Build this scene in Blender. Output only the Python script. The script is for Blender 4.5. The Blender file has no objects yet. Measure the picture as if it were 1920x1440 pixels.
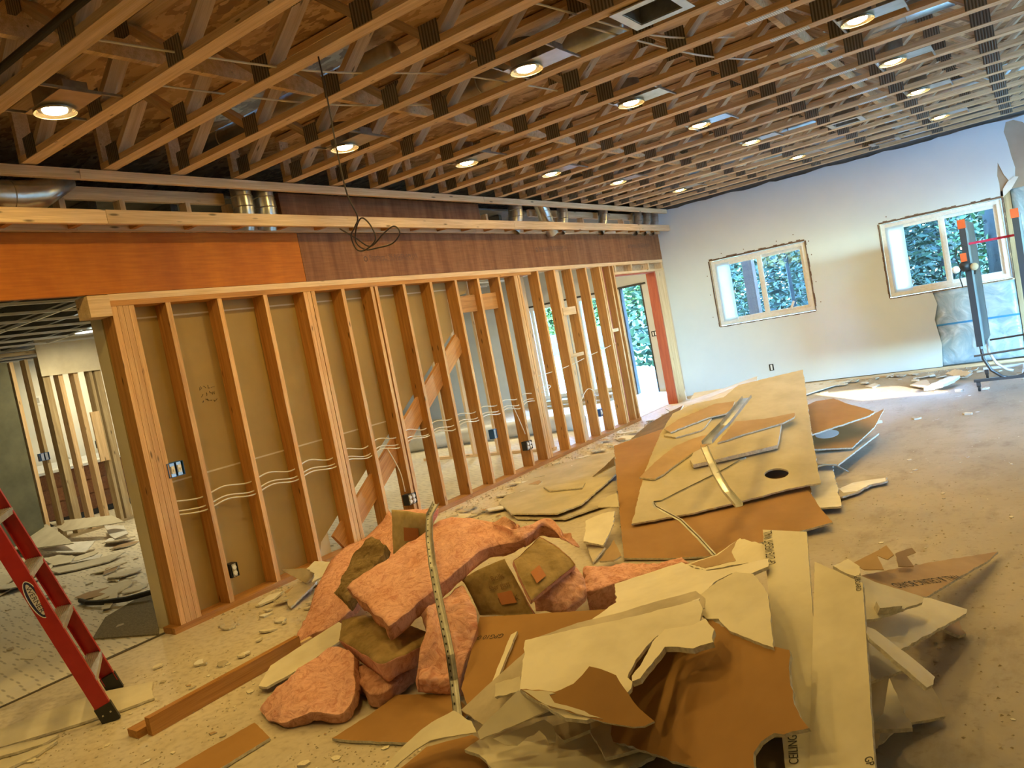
import bpy, bmesh, math, random
from mathutils import Vector, Matrix, Euler, noise
from mathutils.geometry import tessellate_polygon

random.seed(7)
SC = bpy.context.scene
COL = SC.collection
PI = math.pi

# ------------------------------------------------------------------ camera, sky, sun, exposure
cam_data = bpy.data.cameras.new('camera')
cam_data.sensor_fit = 'HORIZONTAL'
cam_data.sensor_width = 36.0
cam_data.lens = 27.147
cam_data.clip_start = 0.05
cam_data.clip_end = 300
cam = bpy.data.objects.new('camera', cam_data)
cam.location = (0, 0, 1.55)
cam.rotation_euler = (1.5086840, 0.1872295, 0.6049013)
COL.objects.link(cam)
SC.camera = cam

SC.view_settings.view_transform = 'Standard'
SC.view_settings.look = 'None'
SC.view_settings.gamma = 1.0
SC.view_settings.use_curve_mapping = False
SC.view_settings.exposure = 0.0

world = bpy.data.worlds.new('sky')
SC.world = world
world.use_nodes = True
wn = world.node_tree
wn.nodes.clear()
w_out = wn.nodes.new('ShaderNodeOutputWorld')
w_bg = wn.nodes.new('ShaderNodeBackground')
w_sky = wn.nodes.new('ShaderNodeTexSky')
w_sky.sky_type = 'NISHITA'
w_sky.sun_disc = False
w_sky.sun_elevation = math.radians(60)
w_sky.sun_rotation = math.radians(0)
w_sky.air_density = 1.0
w_sky.dust_density = 0.3
w_bg.inputs['Strength'].default_value = SKY_STRENGTH = 27.0
w_tint = wn.nodes.new('ShaderNodeMixRGB')
w_tint.blend_type = 'MULTIPLY'
w_tint.inputs[0].default_value = 1.0
w_tint.inputs[2].default_value = (0.46, 0.76, 1.0, 1)
wn.links.new(w_sky.outputs[0], w_tint.inputs[1])
wn.links.new(w_tint.outputs[0], w_bg.inputs[0])
wn.links.new(w_bg.outputs[0], w_out.inputs[0])

sun_data = bpy.data.lights.new('sun', 'SUN')
sun_data.energy = 38.0
sun_data.angle = math.radians(0.6)
sun_data.color = (1.0, 0.95, 0.86)
sun = bpy.data.objects.new('sun', sun_data)
# low sun coming in through the small opening of the added courtyard wall
sun.rotation_euler = Vector((-0.60, 0.75, -0.28)).to_track_quat('-Z', 'Y').to_euler()
sun.location = (20, 8, 12)
COL.objects.link(sun)

LAMP_WATTS = 13.0
LAMP_COLOR = (1.0, 0.66, 0.17)

# ------------------------------------------------------------------ helpers
class MB:
    """collects shapes and links them as one mesh object"""
    def __init__(s):
        s.v, s.f, s.m = [], [], []

    def add(s, vs, fs, m=0):
        b = len(s.v)
        s.v += [tuple(p) for p in vs]
        s.f += [tuple(i + b for i in f) for f in fs]
        s.m += [m] * len(fs)
        return s

    def box(s, x0, y0, z0, x1, y1, z1, m=0):
        x0, x1 = min(x0, x1), max(x0, x1)
        y0, y1 = min(y0, y1), max(y0, y1)
        z0, z1 = min(z0, z1), max(z0, z1)
        vs = [(x0, y0, z0), (x1, y0, z0), (x1, y1, z0), (x0, y1, z0),
              (x0, y0, z1), (x1, y0, z1), (x1, y1, z1), (x0, y1, z1)]
        return s.add(vs, [(0, 3, 2, 1), (4, 5, 6, 7), (0, 1, 5, 4), (1, 2, 6, 5), (2, 3, 7, 6), (3, 0, 4, 7)], m)

    def obox(s, c, ex, ey, ez, m=0):
        c, ex, ey, ez = Vector(c), Vector(ex), Vector(ey), Vector(ez)
        vs = [c + ex * a + ey * b + ez * d for d in (-1, 1) for a, b in ((-1, -1), (1, -1), (1, 1), (-1, 1))]
        return s.add(vs, [(0, 3, 2, 1), (4, 5, 6, 7), (0, 1, 5, 4), (1, 2, 6, 5), (2, 3, 7, 6), (3, 0, 4, 7)], m)

    def tube(s, path, r, n=8, m=0, cap=True):
        P = [Vector(p) for p in path]
        R = r if isinstance(r, (list, tuple)) else [r] * len(P)
        vs, fs = [], []
        u = None
        for i, p in enumerate(P):
            t = (P[min(i + 1, len(P) - 1)] - P[max(i - 1, 0)]).normalized()
            if u is None:
                u = t.orthogonal().normalized()
            u = (u - t * u.dot(t)).normalized()
            w = t.cross(u)
            for k in range(n):
                a = 2 * PI * k / n
                vs.append(p + (u * math.cos(a) + w * math.sin(a)) * R[i])
        for i in range(len(P) - 1):
            for k in range(n):
                a, b = i * n + k, i * n + (k + 1) % n
                fs.append((a, b, b + n, a + n))
        if cap:
            fs.append(tuple(range(n - 1, -1, -1)))
            fs.append(tuple(range((len(P) - 1) * n, len(P) * n)))
        return s.add(vs, fs, m)

    def lathe(s, prof, n=24, c=(0, 0, 0), axis='z', m=0):
        c = Vector(c)
        vs, fs = [], []
        for r, h in prof:
            for k in range(n):
                a = 2 * PI * k / n
                q = (r * math.cos(a), r * math.sin(a), h)
                if axis == 'x':
                    q = (q[2], q[0], q[1])
                elif axis == 'y':
                    q = (q[1], q[2], q[0])
                vs.append(c + Vector(q))
        for i in range(len(prof) - 1):
            for k in range(n):
                a, b = i * n + k, i * n + (k + 1) % n
                fs.append((a, b, b + n, a + n))
        return s.add(vs, fs, m)

    def prism(s, outline, holes, z0, z1, m=(0, 0, 0), T=None):
        """plate between z0 and z1 with holes; m = material of top, side, bottom"""
        loops = [list(outline)] + [list(h) for h in holes]
        area = sum(a[0] * b[1] - b[0] * a[1] for a, b in zip(loops[0], loops[0][1:] + loops[0][:1]))
        if area < 0:
            loops[0].reverse()
        for h in loops[1:]:
            ar = sum(a[0] * b[1] - b[0] * a[1] for a, b in zip(h, h[1:] + h[:1]))
            if ar > 0:
                h.reverse()
        flat = [p for l in loops for p in l]
        tris = tessellate_polygon([[Vector((p[0], p[1], 0)) for p in l] for l in loops])
        T = T or Matrix.Identity(4)
        n = len(flat)
        vs = [T @ Vector((p[0], p[1], z1)) for p in flat] + [T @ Vector((p[0], p[1], z0)) for p in flat]
        top, bot, side = [], [], []
        for a, b, c in tris:
            ar = (flat[b][0] - flat[a][0]) * (flat[c][1] - flat[a][1]) - (flat[c][0] - flat[a][0]) * (flat[b][1] - flat[a][1])
            if ar < 0:
                b, c = c, b
            top.append((a, b, c))
            bot.append((a + n, c + n, b + n))
        i = 0
        for l in loops:
            k = len(l)
            for j in range(k):
                a, b = i + j, i + (j + 1) % k
                side.append((a, a + n, b + n, b))
            i += k
        b0 = len(s.v)
        s.v += [tuple(p) for p in vs]
        for fs, mm in ((top, m[0]), (side, m[1]), (bot, m[2])):
            s.f += [tuple(q + b0 for q in f) for f in fs]
            s.m += [mm] * len(fs)
        return s

    def mesh(s, name, mats, smooth=False):
        me = bpy.data.meshes.new(name)
        me.from_pydata(s.v, [], s.f)
        for mt in (mats if isinstance(mats, (list, tuple)) else [mats]):
            me.materials.append(mt)
        me.polygons.foreach_set('material_index', s.m)
        if smooth:
            me.polygons.foreach_set('use_smooth', [True] * len(s.f))
        me.update()
        return me

    def build(s, name, mats, parent=None, smooth=False, loc=None, rot=None):
        return link(name, s.mesh(name, mats, smooth), parent, loc, rot)


def link(name, data, parent=None, loc=None, rot=None):
    o = bpy.data.objects.new(name, data)
    COL.objects.link(o)
    if parent is not None:
        o.parent = parent
    if loc is not None:
        o.location = loc
    if rot is not None:
        o.rotation_euler = rot
    return o


def tag(o, label, cat, group=None):
    o['label'] = label
    o['category'] = cat
    if group:
        o['group'] = group
    return o


def thing(name, label, cat, loc=(0, 0, 0), group=None, rz=0):
    return tag(link(name, None, None, loc, (0, 0, rz)), label, cat, group)


def struct(o):
    o['kind'] = 'structure'
    return o


def copy_tree(o, loc, label, rz=None):
    r = o.copy()
    COL.objects.link(r)
    r.location = loc
    if rz is not None:
        r.rotation_euler = (0, 0, rz)
    r['label'] = label
    for ch in list(o.children):
        c = ch.copy()
        COL.objects.link(c)
        c.parent = r
        for g in list(ch.children):
            d = g.copy()
            COL.objects.link(d)
            d.parent = c
    return r


BEAMS = {}
def lumber(name, p0, p1, w, t, mt, parent=None, up=(0, 0, 1)):
    """a stick from p0 to p1: local x runs along it, w across local y, t along local z"""
    p0, p1 = Vector(p0), Vector(p1)
    d = p1 - p0
    L = d.length
    x = d.normalized()
    z = Vector(up)
    z = (z - x * z.dot(x)).normalized()
    y = z.cross(x)
    key = (round(L, 3), w, t, mt.name)
    if key not in BEAMS:
        BEAMS[key] = MB().box(-L / 2, -w / 2, -t / 2, L / 2, w / 2, t / 2).mesh(name, mt)
    o = link(name, BEAMS[key], parent)
    R = Matrix((x, y, z)).transposed().to_4x4()
    o.matrix_local = Matrix.Translation((p0 + p1) / 2) @ R
    return o


def text_part(string, a, b, mt, parent, name='printed_lettering', lift=0.0012, squash=1.0, flip=1):
    """lettering laid on the local xy plane of parent from a to b"""
    cu = bpy.data.curves.new(name, 'FONT')
    cu.body = string
    cu.size = 1.0
    tmp = bpy.data.objects.new('tmp', cu)
    me = bpy.data.meshes.new_from_object(tmp)
    bpy.data.objects.remove(tmp)
    xs = [v.co.x for v in me.vertices]
    w0 = max(xs) - min(xs)
    dx, dy = b[0] - a[0], b[1] - a[1]
    L = math.hypot(dx, dy)
    k = L / w0
    ang = math.atan2(dy, dx)
    me.transform(Matrix.Translation((a[0], a[1], lift)) @ Matrix.Rotation(ang, 4, 'Z') @ Matrix.Diagonal((k, k * squash, 1, 1)))
    me.materials.clear()
    me.materials.append(mt)
    return link(name, me, parent)


ORD = ['first', 'second', 'third', 'fourth', 'fifth', 'sixth', 'seventh', 'eighth', 'ninth', 'tenth', 'eleventh', 'twelfth',
       'thirteenth', 'fourteenth', 'fifteenth', 'sixteenth', 'seventeenth', 'eighteenth', 'nineteenth', 'twentieth',
       'twenty-first', 'twenty-second', 'twenty-third', 'twenty-fourth']

# ------------------------------------------------------------------ materials
def new_mat(name):
    m = bpy.data.materials.new(name)
    m.use_nodes = True
    nt = m.node_tree
    return m, nt, nt.nodes['Principled BSDF']


def nn(nt, kind, **kw):
    n = nt.nodes.new('ShaderNode' + kind)
    for k, v in kw.items():
        if k in n.inputs.keys():
            n.inputs[k].default_value = v
        else:
            setattr(n, k, v)
    return n


def coords(nt, scale, seeded=True):
    tc = nn(nt, 'TexCoord')
    mp = nn(nt, 'Mapping')
    mp.inputs['Scale'].default_value = scale
    if seeded:
        oi = nn(nt, 'ObjectInfo')
        mul = nn(nt, 'VectorMath', operation='SCALE')
        comb = nn(nt, 'CombineXYZ')
        nt.links.new(oi.outputs['Random'], comb.inputs[0])
        nt.links.new(oi.outputs['Random'], comb.inputs[1])
        nt.links.new(comb.outputs[0], mul.inputs[0])
        mul.inputs['Scale'].default_value = 37.0
        ad = nn(nt, 'VectorMath', operation='ADD')
        nt.links.new(tc.outputs['Object'], ad.inputs[0])
        nt.links.new(mul.outputs[0], ad.inputs[1])
        nt.links.new(ad.outputs[0], mp.inputs[0])
    else:
        nt.links.new(tc.outputs['Object'], mp.inputs[0])
    return mp.outputs[0]


def ramp(nt, fac, stops):
    r = nn(nt, 'ValToRGB')
    el = r.color_ramp.elements
    while len(el) < len(stops):
        el.new(0.5)
    for e, (p, c) in zip(el, stops):
        e.position = p
        e.color = (*c, 1) if len(c) == 3 else c
    nt.links.new(fac, r.inputs[0])
    return r.outputs[0]


def mixc(nt, fac, a, b, mode='MIX'):
    m = nn(nt, 'MixRGB', blend_type=mode)
    for s, val in ((0, fac), (1, a), (2, b)):
        if hasattr(val, 'type') and hasattr(val, 'is_linked'):
            nt.links.new(val, m.inputs[s])
        else:
            m.inputs[s].default_value = val if s == 0 else (*val, 1)
    return m.outputs[0]


def vary(nt, col, lo, hi):
    oi = nn(nt, 'ObjectInfo')
    mr = nn(nt, 'MapRange')
    mr.inputs['To Min'].default_value = lo
    mr.inputs['To Max'].default_value = hi
    nt.links.new(oi.outputs['Random'], mr.inputs[0])
    h = nn(nt, 'HueSaturation')
    nt.links.new(mr.outputs[0], h.inputs['Value'])
    nt.links.new(col, h.inputs['Color'])
    return h.outputs[0]


def bump(nt, b, height, strength, dist=0.01):
    n = nn(nt, 'Bump')
    n.inputs['Strength'].default_value = strength
    n.inputs['Distance'].default_value = dist
    nt.links.new(height, n.inputs['Height'])
    nt.links.new(n.outputs[0], b.inputs['Normal'])


def wood(name, light, dark, knots=0.06, lo=0.85, hi=1.12, rough=0.7):
    m, nt, b = new_mat(name)
    n1 = nn(nt, 'TexNoise', Scale=2.2, Detail=5.0, Roughness=0.6)
    nt.links.new(coords(nt, (0.9, 16, 16)), n1.inputs['Vector'])
    n2 = nn(nt, 'TexNoise', Scale=3.0, Detail=2.0)
    nt.links.new(coords(nt, (1.5, 70, 70)), n2.inputs['Vector'])
    c = ramp(nt, n1.outputs[0], [(0.32, dark), (0.66, light)])
    fine = ramp(nt, n2.outputs[0], [(0.35, (0.72, 0.66, 0.6)), (0.6, (1, 1, 1))])
    c = mixc(nt, 0.55, c, fine, 'MULTIPLY')
    vo = nn(nt, 'TexVoronoi', Scale=1.0)
    nt.links.new(coords(nt, (3.2, 13, 13)), vo.inputs['Vector'])
    k = ramp(nt, vo.outputs['Distance'], [(knots, (1, 1, 1)), (knots * 2.2, (0, 0, 0))])
    c = mixc(nt, k, c, tuple(x * 0.3 for x in dark))
    c = vary(nt, c, lo, hi)
    nt.links.new(c, b.inputs['Base Color'])
    b.inputs['Roughness'].default_value = rough
    bump(nt, b, n2.outputs[0], 0.25, 0.003)
    return m


def rough_mat(name, c1, c2, scale=6.0, rough=0.85, metal=0.0, bmp=0.0, detail=4.0, lo=0.95, hi=1.05, stretch=(1, 1, 1), p=(0.35, 0.65), bd=0.005):
    m, nt, b = new_mat(name)
    n1 = nn(nt, 'TexNoise', Scale=scale, Detail=detail, Roughness=0.6)
    nt.links.new(coords(nt, stretch), n1.inputs['Vector'])
    c = ramp(nt, n1.outputs[0], [(p[0], c1), (p[1], c2)])
    if lo != hi:
        c = vary(nt, c, lo, hi)
    nt.links.new(c, b.inputs['Base Color'])
    b.inputs['Roughness'].default_value = rough
    b.inputs['Metallic'].default_value = metal
    if bmp:
        bump(nt, b, n1.outputs[0], bmp, bd)
    return m


def plain(name, c, rough=0.6, metal=0.0):
    m, nt, b = new_mat(name)
    n1 = nn(nt, 'TexNoise', Scale=30.0, Detail=2.0)
    c2 = ramp(nt, n1.outputs[0], [(0.3, tuple(x * 0.92 for x in c)), (0.7, tuple(min(1, x * 1.05) for x in c))])
    nt.links.new(c2, b.inputs['Base Color'])
    b.inputs['Roughness'].default_value = rough
    b.inputs['Metallic'].default_value = metal
    return m


def glow(name, c, strength):
    m, nt, b = new_mat(name)
    b.inputs['Base Color'].default_value = (*c, 1)
    b.inputs['Emission Color'].default_value = (*c, 1)
    b.inputs['Emission Strength'].default_value = strength
    return m


def glass(name, tint=(0.9, 0.97, 0.96), refl=0.08):
    m, nt, b = new_mat(name)
    out = nt.nodes['Material Output']
    nt.nodes.remove(b)
    tr = nn(nt, 'BsdfTransparent')
    tr.inputs[0].default_value = (*tint, 1)
    gl = nn(nt, 'BsdfGlossy')
    gl.inputs['Roughness'].default_value = 0.02
    mx = nn(nt, 'MixShader')
    fr = nn(nt, 'Fresnel', IOR=1.45)
    nt.links.new(fr.outputs[0], mx.inputs[0])
    nt.links.new(tr.outputs[0], mx.inputs[1])
    nt.links.new(gl.outputs[0], mx.inputs[2])
    nt.links.new(mx.outputs[0], out.inputs[0])
    return m


W_TRUSS = wood('truss_lumber', (0.86, 0.63, 0.38), (0.64, 0.42, 0.20), 0.04)
W_WEB = wood('truss_web_lumber', (0.72, 0.55, 0.36), (0.54, 0.37, 0.21), 0.05)
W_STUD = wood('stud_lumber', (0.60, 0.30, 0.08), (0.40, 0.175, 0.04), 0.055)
W_LITEDGE = wood('stud_lit_edge_lumber', (0.80, 0.49, 0.21), (0.60, 0.33, 0.12), 0.05)  # lighter stud copy: grazing lamp light painted onto the front edges
W_PALE = wood('new_pale_lumber', (0.84, 0.63, 0.38), (0.66, 0.45, 0.24), 0.06)
W_GREY = wood('weathered_lumber', (0.50, 0.40, 0.24), (0.33, 0.24, 0.12), 0.06)
W_RED = wood('red_stained_lumber', (0.50, 0.13, 0.06), (0.38, 0.08, 0.04), 0.02)
W_CAB = wood('stained_cabinet_wood', (0.24, 0.10, 0.035), (0.15, 0.055, 0.02), 0.02)

IVORY = rough_mat('ivory_face_paper', (0.62, 0.56, 0.42), (0.76, 0.70, 0.55), 3.0, 0.75, p=(0.3, 0.6))
DULLIV = rough_mat('dimmed_dusty_ivory_paper', (0.42, 0.36, 0.24), (0.54, 0.47, 0.33), 2.4, 0.85)  # dusty ivory, darkened further against the bright lamp above the stack
BROWN = rough_mat('brown_back_paper', (0.30, 0.15, 0.04), (0.39, 0.205, 0.06), 2.2, 0.8, p=(0.3, 0.7))
KRAFTB = rough_mat('grey_brown_paper', (0.36, 0.235, 0.125), (0.46, 0.31, 0.17), 3.0, 0.85)
DUSTY = rough_mat('dusty_grey_board', (0.40, 0.34, 0.25), (0.55, 0.48, 0.37), 5.0, 0.9)
WHITEB = rough_mat('bare_white_plaster', (0.70, 0.69, 0.66), (0.84, 0.83, 0.81), 6.0, 0.85, bmp=0.2)
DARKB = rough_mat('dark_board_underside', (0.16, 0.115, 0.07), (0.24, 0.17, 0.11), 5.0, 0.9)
GYPSUM = rough_mat('broken_gypsum_edge', (0.52, 0.48, 0.40), (0.72, 0.68, 0.58), 60.0, 0.95, bmp=0.6)
FACE = {'I': IVORY, 'B': BROWN, 'K': KRAFTB, 'G': DUSTY, 'W': WHITEB, 'D': DARKB, 'J': DULLIV}
BACK = {'I': KRAFTB, 'B': IVORY, 'K': IVORY, 'G': KRAFTB, 'W': KRAFTB, 'D': IVORY, 'J': KRAFTB}
INK = plain('black_stencil_ink', (0.03, 0.025, 0.02), 0.8)

GALV = rough_mat('galvanised_steel', (0.42, 0.42, 0.40), (0.60, 0.60, 0.58), 9.0, 0.28, metal=0.9, p=(0.3, 0.7))
GALVD = rough_mat('dull_galvanised_steel', (0.30, 0.29, 0.26), (0.44, 0.43, 0.40), 14.0, 0.42, metal=0.85)
WHITEV = plain('white_vinyl', (0.82, 0.84, 0.85), 0.35)
BLACK = plain('black_rubber', (0.02, 0.02, 0.02), 0.55)
CABLE = plain('white_cable_jacket', (0.74, 0.70, 0.60), 0.5)
GLASS = glass('window_glass')
RED = rough_mat('red_fibreglass', (0.36, 0.012, 0.012), (0.44, 0.02, 0.016), 8.0, 0.4)
ALU = rough_mat('ribbed_aluminium', (0.50, 0.49, 0.46), (0.66, 0.65, 0.62), 20.0, 0.4, metal=0.8)
BLUEP = plain('blue_plastic', (0.02, 0.10, 0.32), 0.4)


def plate_mat():
    m, nt, b = new_mat('toothed_truss_plate')
    wv = nn(nt, 'TexWave', wave_type='BANDS', bands_direction='X', Scale=16.0, Distortion=0.3)
    nt.links.new(coords(nt, (1, 1, 1), False), wv.inputs['Vector'])
    c = ramp(nt, wv.outputs[0], [(0.2, (0.13, 0.115, 0.085)), (0.8, (0.32, 0.29, 0.235))])
    c = vary(nt, c, 0.8, 1.15)
    nt.links.new(c, b.inputs['Base Color'])
    b.inputs['Metallic'].default_value = 0.55
    b.inputs['Roughness'].default_value = 0.45
    bump(nt, b, wv.outputs[0], 0.6, 0.004)
    return m
PLATE = plate_mat()


def splice_mat():
    m, nt, b = new_mat('perforated_splice_plate')
    vo = nn(nt, 'TexVoronoi', Scale=75.0, Randomness=0.0)
    nt.links.new(coords(nt, (1, 1, 1), False), vo.inputs['Vector'])
    c = ramp(nt, vo.outputs['Distance'], [(0.25, (0.25, 0.27, 0.28)), (0.45, (0.72, 0.76, 0.80))])
    nt.links.new(c, b.inputs['Base Color'])
    b.inputs['Metallic'].default_value = 0.4
    b.inputs['Roughness'].default_value = 0.4
    return m
SPLICE = splice_mat()


def osb_mat():
    m, nt, b = new_mat('oriented_strand_board')
    vo = nn(nt, 'TexVoronoi', Scale=9.0)
    no = nn(nt, 'TexNoise', Scale=5.0, Detail=3.0)
    v = coords(nt, (1, 2.2, 1), False)
    nt.links.new(v, no.inputs['Vector'])
    ad = nn(nt, 'VectorMath', operation='MULTIPLY_ADD')
    nt.links.new(no.outputs['Color'], ad.inputs[0])
    ad.inputs[1].default_value = (0.5, 0.5, 0.5)
    nt.links.new(v, ad.inputs[2])
    nt.links.new(ad.outputs[0], vo.inputs['Vector'])
    bw = nn(nt, 'RGBToBW')
    nt.links.new(vo.outputs['Color'], bw.inputs[0])
    c = ramp(nt, bw.outputs[0], [(0.15, (0.30, 0.17, 0.08)), (0.5, (0.50, 0.32, 0.16)), (0.9, (0.68, 0.48, 0.28))])
    nt.links.new(c, b.inputs['Base Color'])
    b.inputs['Roughness'].default_value = 0.7
    return m
OSB = osb_mat()


def lvl_mat(name, light, dark, bands):
    m, nt, b = new_mat(name)
    n1 = nn(nt, 'TexNoise', Scale=1.6, Detail=5.0, Roughness=0.65)
    nt.links.new(coords(nt, (1, bands, 0.5), False), n1.inputs['Vector'])
    n2 = nn(nt, 'TexNoise', Scale=3.0, Detail=4.0)
    nt.links.new(coords(nt, (1, 1.5, 22), False), n2.inputs['Vector'])
    c = ramp(nt, n1.outputs[0], [(0.36, dark), (0.62, light)])
    f = ramp(nt, n2.outputs[0], [(0.35, (0.78, 0.74, 0.7)), (0.65, (1, 1, 1))])
    c = mixc(nt, 0.8, c, f, 'MULTIPLY')
    nt.links.new(c, b.inputs['Base Color'])
    b.inputs['Roughness'].default_value = 0.6
    b.inputs['Specular IOR Level'].default_value = 0.25
    return m
LVL_ORANGE = lvl_mat('orange_laminated_veneer', (0.56, 0.185, 0.012), (0.42, 0.12, 0.008), 1.1)
LVL_BROWN = lvl_mat('red_brown_laminated_veneer', (0.31, 0.145, 0.06), (0.19, 0.075, 0.028), 5.0)


def concrete_mat():
    m, nt, b = new_mat('dusty_subfloor')
    n1 = nn(nt, 'TexNoise', Scale=0.9, Detail=8.0, Roughness=0.65)
    nt.links.new(coords(nt, (1, 1, 1), False), n1.inputs['Vector'])
    n2 = nn(nt, 'TexNoise', Scale=26.0, Detail=4.0)
    nt.links.new(coords(nt, (1, 1, 1), False), n2.inputs['Vector'])
    n3 = nn(nt, 'TexNoise', Scale=2.6, Detail=6.0, Roughness=0.7)
    nt.links.new(coords(nt, (1.7, 0.8, 1), False), n3.inputs['Vector'])
    c = ramp(nt, n1.outputs[0], [(0.3, (0.34, 0.28, 0.20)), (0.7, (0.47, 0.40, 0.30))])
    spots = ramp(nt, n3.outputs[0], [(0.34, (0.72, 0.68, 0.62)), (0.48, (1, 1, 1)), (0.62, (1, 1, 1)), (0.78, (1.25, 1.23, 1.2))])
    c = mixc(nt, 0.75, c, spots, 'MULTIPLY')
    sp = ramp(nt, n2.outputs[0], [(0.30, (0.7, 0.66, 0.6)), (0.42, (1, 1, 1))])
    c = mixc(nt, 0.6, c, sp, 'MULTIPLY')
    # drywall dust toward the left; the gradient also paints in brighter light there
    tc = nn(nt, 'TexCoord')
    sx = nn(nt, 'SeparateXYZ')
    nt.links.new(tc.outputs['Object'], sx.inputs[0])
    n4 = nn(nt, 'TexNoise', Scale=1.1, Detail=5.0)
    nt.links.new(tc.outputs['Object'], n4.inputs['Vector'])
    ma = nn(nt, 'MapRange')
    ma.inputs['From Min'].default_value = -1.2
    ma.inputs['From Max'].default_value = -4.0
    nt.links.new(sx.outputs[0], ma.inputs[0])
    mu = nn(nt, 'Math', operation='MULTIPLY')
    nt.links.new(ma.outputs[0], mu.inputs[0])
    nt.links.new(ramp(nt, n4.outputs[0], [(0.25, (0.45, 0.45, 0.45)), (0.6, (1, 1, 1))]), mu.inputs[1])
    dust = ramp(nt, n2.outputs[0], [(0.3, (0.52, 0.45, 0.34)), (0.55, (0.68, 0.61, 0.49))])
    c = mixc(nt, mu.outputs[0], c, dust)
    nt.links.new(c, b.inputs['Base Color'])
    b.inputs['Roughness'].default_value = 0.62
    bump(nt, b, n2.outputs[0], 0.15, 0.003)
    return m
CONCRETE = concrete_mat()


def mat_underlay():
    m, nt, b = new_mat('dimpled_floor_underlay')
    tc = nn(nt, 'TexCoord')
    mp = nn(nt, 'Mapping')
    mp.inputs['Rotation'].default_value = (0, 0, 0.25)
    mp.inputs['Scale'].default_value = (8.5, 13.5, 1)
    nt.links.new(tc.outputs['Object'], mp.inputs[0])
    br = nn(nt, 'TexVoronoi', Scale=1.0, Randomness=0.55)
    br.voronoi_dimensions = '2D'
    nt.links.new(mp.outputs[0], br.inputs['Vector'])
    sub = nn(nt, 'VectorMath', operation='SUBTRACT')
    nt.links.new(mp.outputs[0], sub.inputs[0])
    nt.links.new(br.outputs['Position'], sub.inputs[1])
    sc = nn(nt, 'VectorMath', operation='MULTIPLY')
    sc.inputs[1].default_value = (0.75, 2.6, 0)
    nt.links.new(sub.outputs[0], sc.inputs[0])
    ln = nn(nt, 'VectorMath', operation='LENGTH')
    nt.links.new(sc.outputs[0], ln.inputs[0])
    n1 = nn(nt, 'TexNoise', Scale=2.0, Detail=5.0)
    nt.links.new(tc.outputs['Object'], n1.inputs['Vector'])
    base = ramp(nt, n1.outputs[0], [(0.3, (0.66, 0.60, 0.48)), (0.7, (0.80, 0.74, 0.60))])
    k = ramp(nt, ln.outputs['Value'], [(0.16, (0.65, 0.65, 0.65)), (0.34, (0, 0, 0))])
    c = mixc(nt, k, base, (0.26, 0.22, 0.15))
    nt.links.new(c, b.inputs['Base Color'])
    b.inputs['Roughness'].default_value = 0.6
    return m
UNDERLAY = mat_underlay()


def pink_mat(name, a, c_, dirt):
    m, nt, b = new_mat(name)
    v = coords(nt, (1, 1, 1))
    n0 = nn(nt, 'TexNoise', Scale=3.5, Detail=3.0)
    nt.links.new(v, n0.inputs['Vector'])
    ad = nn(nt, 'VectorMath', operation='MULTIPLY_ADD')
    nt.links.new(n0.outputs['Color'], ad.inputs[0])
    ad.inputs[1].default_value = (0.25, 0.25, 0.25)
    nt.links.new(v, ad.inputs[2])
    n1 = nn(nt, 'TexNoise', Scale=21.0, Detail=9.0, Roughness=0.72, Distortion=1.4)
    nt.links.new(ad.outputs[0], n1.inputs['Vector'])
    n2 = nn(nt, 'TexNoise', Scale=5.0, Detail=5.0)
    nt.links.new(v, n2.inputs['Vector'])
    c = ramp(nt, n1.outputs[0], [(0.30, a), (0.56, c_)])
    d = ramp(nt, n2.outputs[0], [(0.36, dirt), (0.52, (1, 1, 1))])
    c = mixc(nt, 0.9, c, d, 'MULTIPLY')
    nt.links.new(c, b.inputs['Base Color'])
    b.inputs['Roughness'].default_value = 1.0
    b.inputs['Specular IOR Level'].default_value = 0.05
    bump(nt, b, n1.outputs[0], 0.7, 0.022)
    return m
PINK = pink_mat('pink_glass_wool', (0.62, 0.235, 0.165), (0.95, 0.56, 0.45), (0.90, 0.82, 0.74))
PINKD = pink_mat('darker_pink_glass_wool', (0.42, 0.18, 0.12), (0.74, 0.41, 0.30), (0.75, 0.68, 0.6))  # darker copy of the pink, for batt sides and the lowest batt
DIRTY = pink_mat('sooty_brown_glass_wool', (0.12, 0.08, 0.035), (0.34, 0.24, 0.12), (0.5, 0.45, 0.4))


def kraft_mat(name, a, c_):
    m, nt, b = new_mat(name)
    v = coords(nt, (1, 1, 1))
    n1 = nn(nt, 'TexNoise', Scale=7.0, Detail=7.0, Roughness=0.7)
    nt.links.new(v, n1.inputs['Vector'])
    c = ramp(nt, n1.outputs[0], [(0.34, a), (0.62, c_)])
    vo = nn(nt, 'TexVoronoi', Scale=7.0, feature='DISTANCE_TO_EDGE')
    nt.links.new(v, vo.inputs['Vector'])
    nt.links.new(c, b.inputs['Base Color'])
    b.inputs['Roughness'].default_value = 0.8
    bump(nt, b, vo.outputs['Distance'], 0.5, 0.02)
    return m
KRAFT = kraft_mat('stained_kraft_facing', (0.20, 0.13, 0.04), (0.40, 0.27, 0.11))
KRAFTL = kraft_mat('clean_tan_kraft_facing', (0.42, 0.32, 0.15), (0.58, 0.46, 0.25))

# ================================================================== the shell of the building
YW = 11.88            # inner face of the white end wall
YB = 13.35            # outer wall of the rooms behind the stud wall
XS = -5.02            # front face of the stud wall
XR = 7.5              # right-hand wall
ZD = 3.45             # underside of the deck over the trusses

struct(MB().box(-16, -3, -0.12, XR + 0.2, YB + 0.15, 0.0).build('floor', CONCRETE))
struct(MB().prism([(-16, -3), (1.65, -3), (1.65, 5.25), (XR + .2, 5.25), (XR + .2, YB + .15), (-16, YB + .15)], [], ZD, ZD + .02).build('ceiling', OSB))

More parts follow.
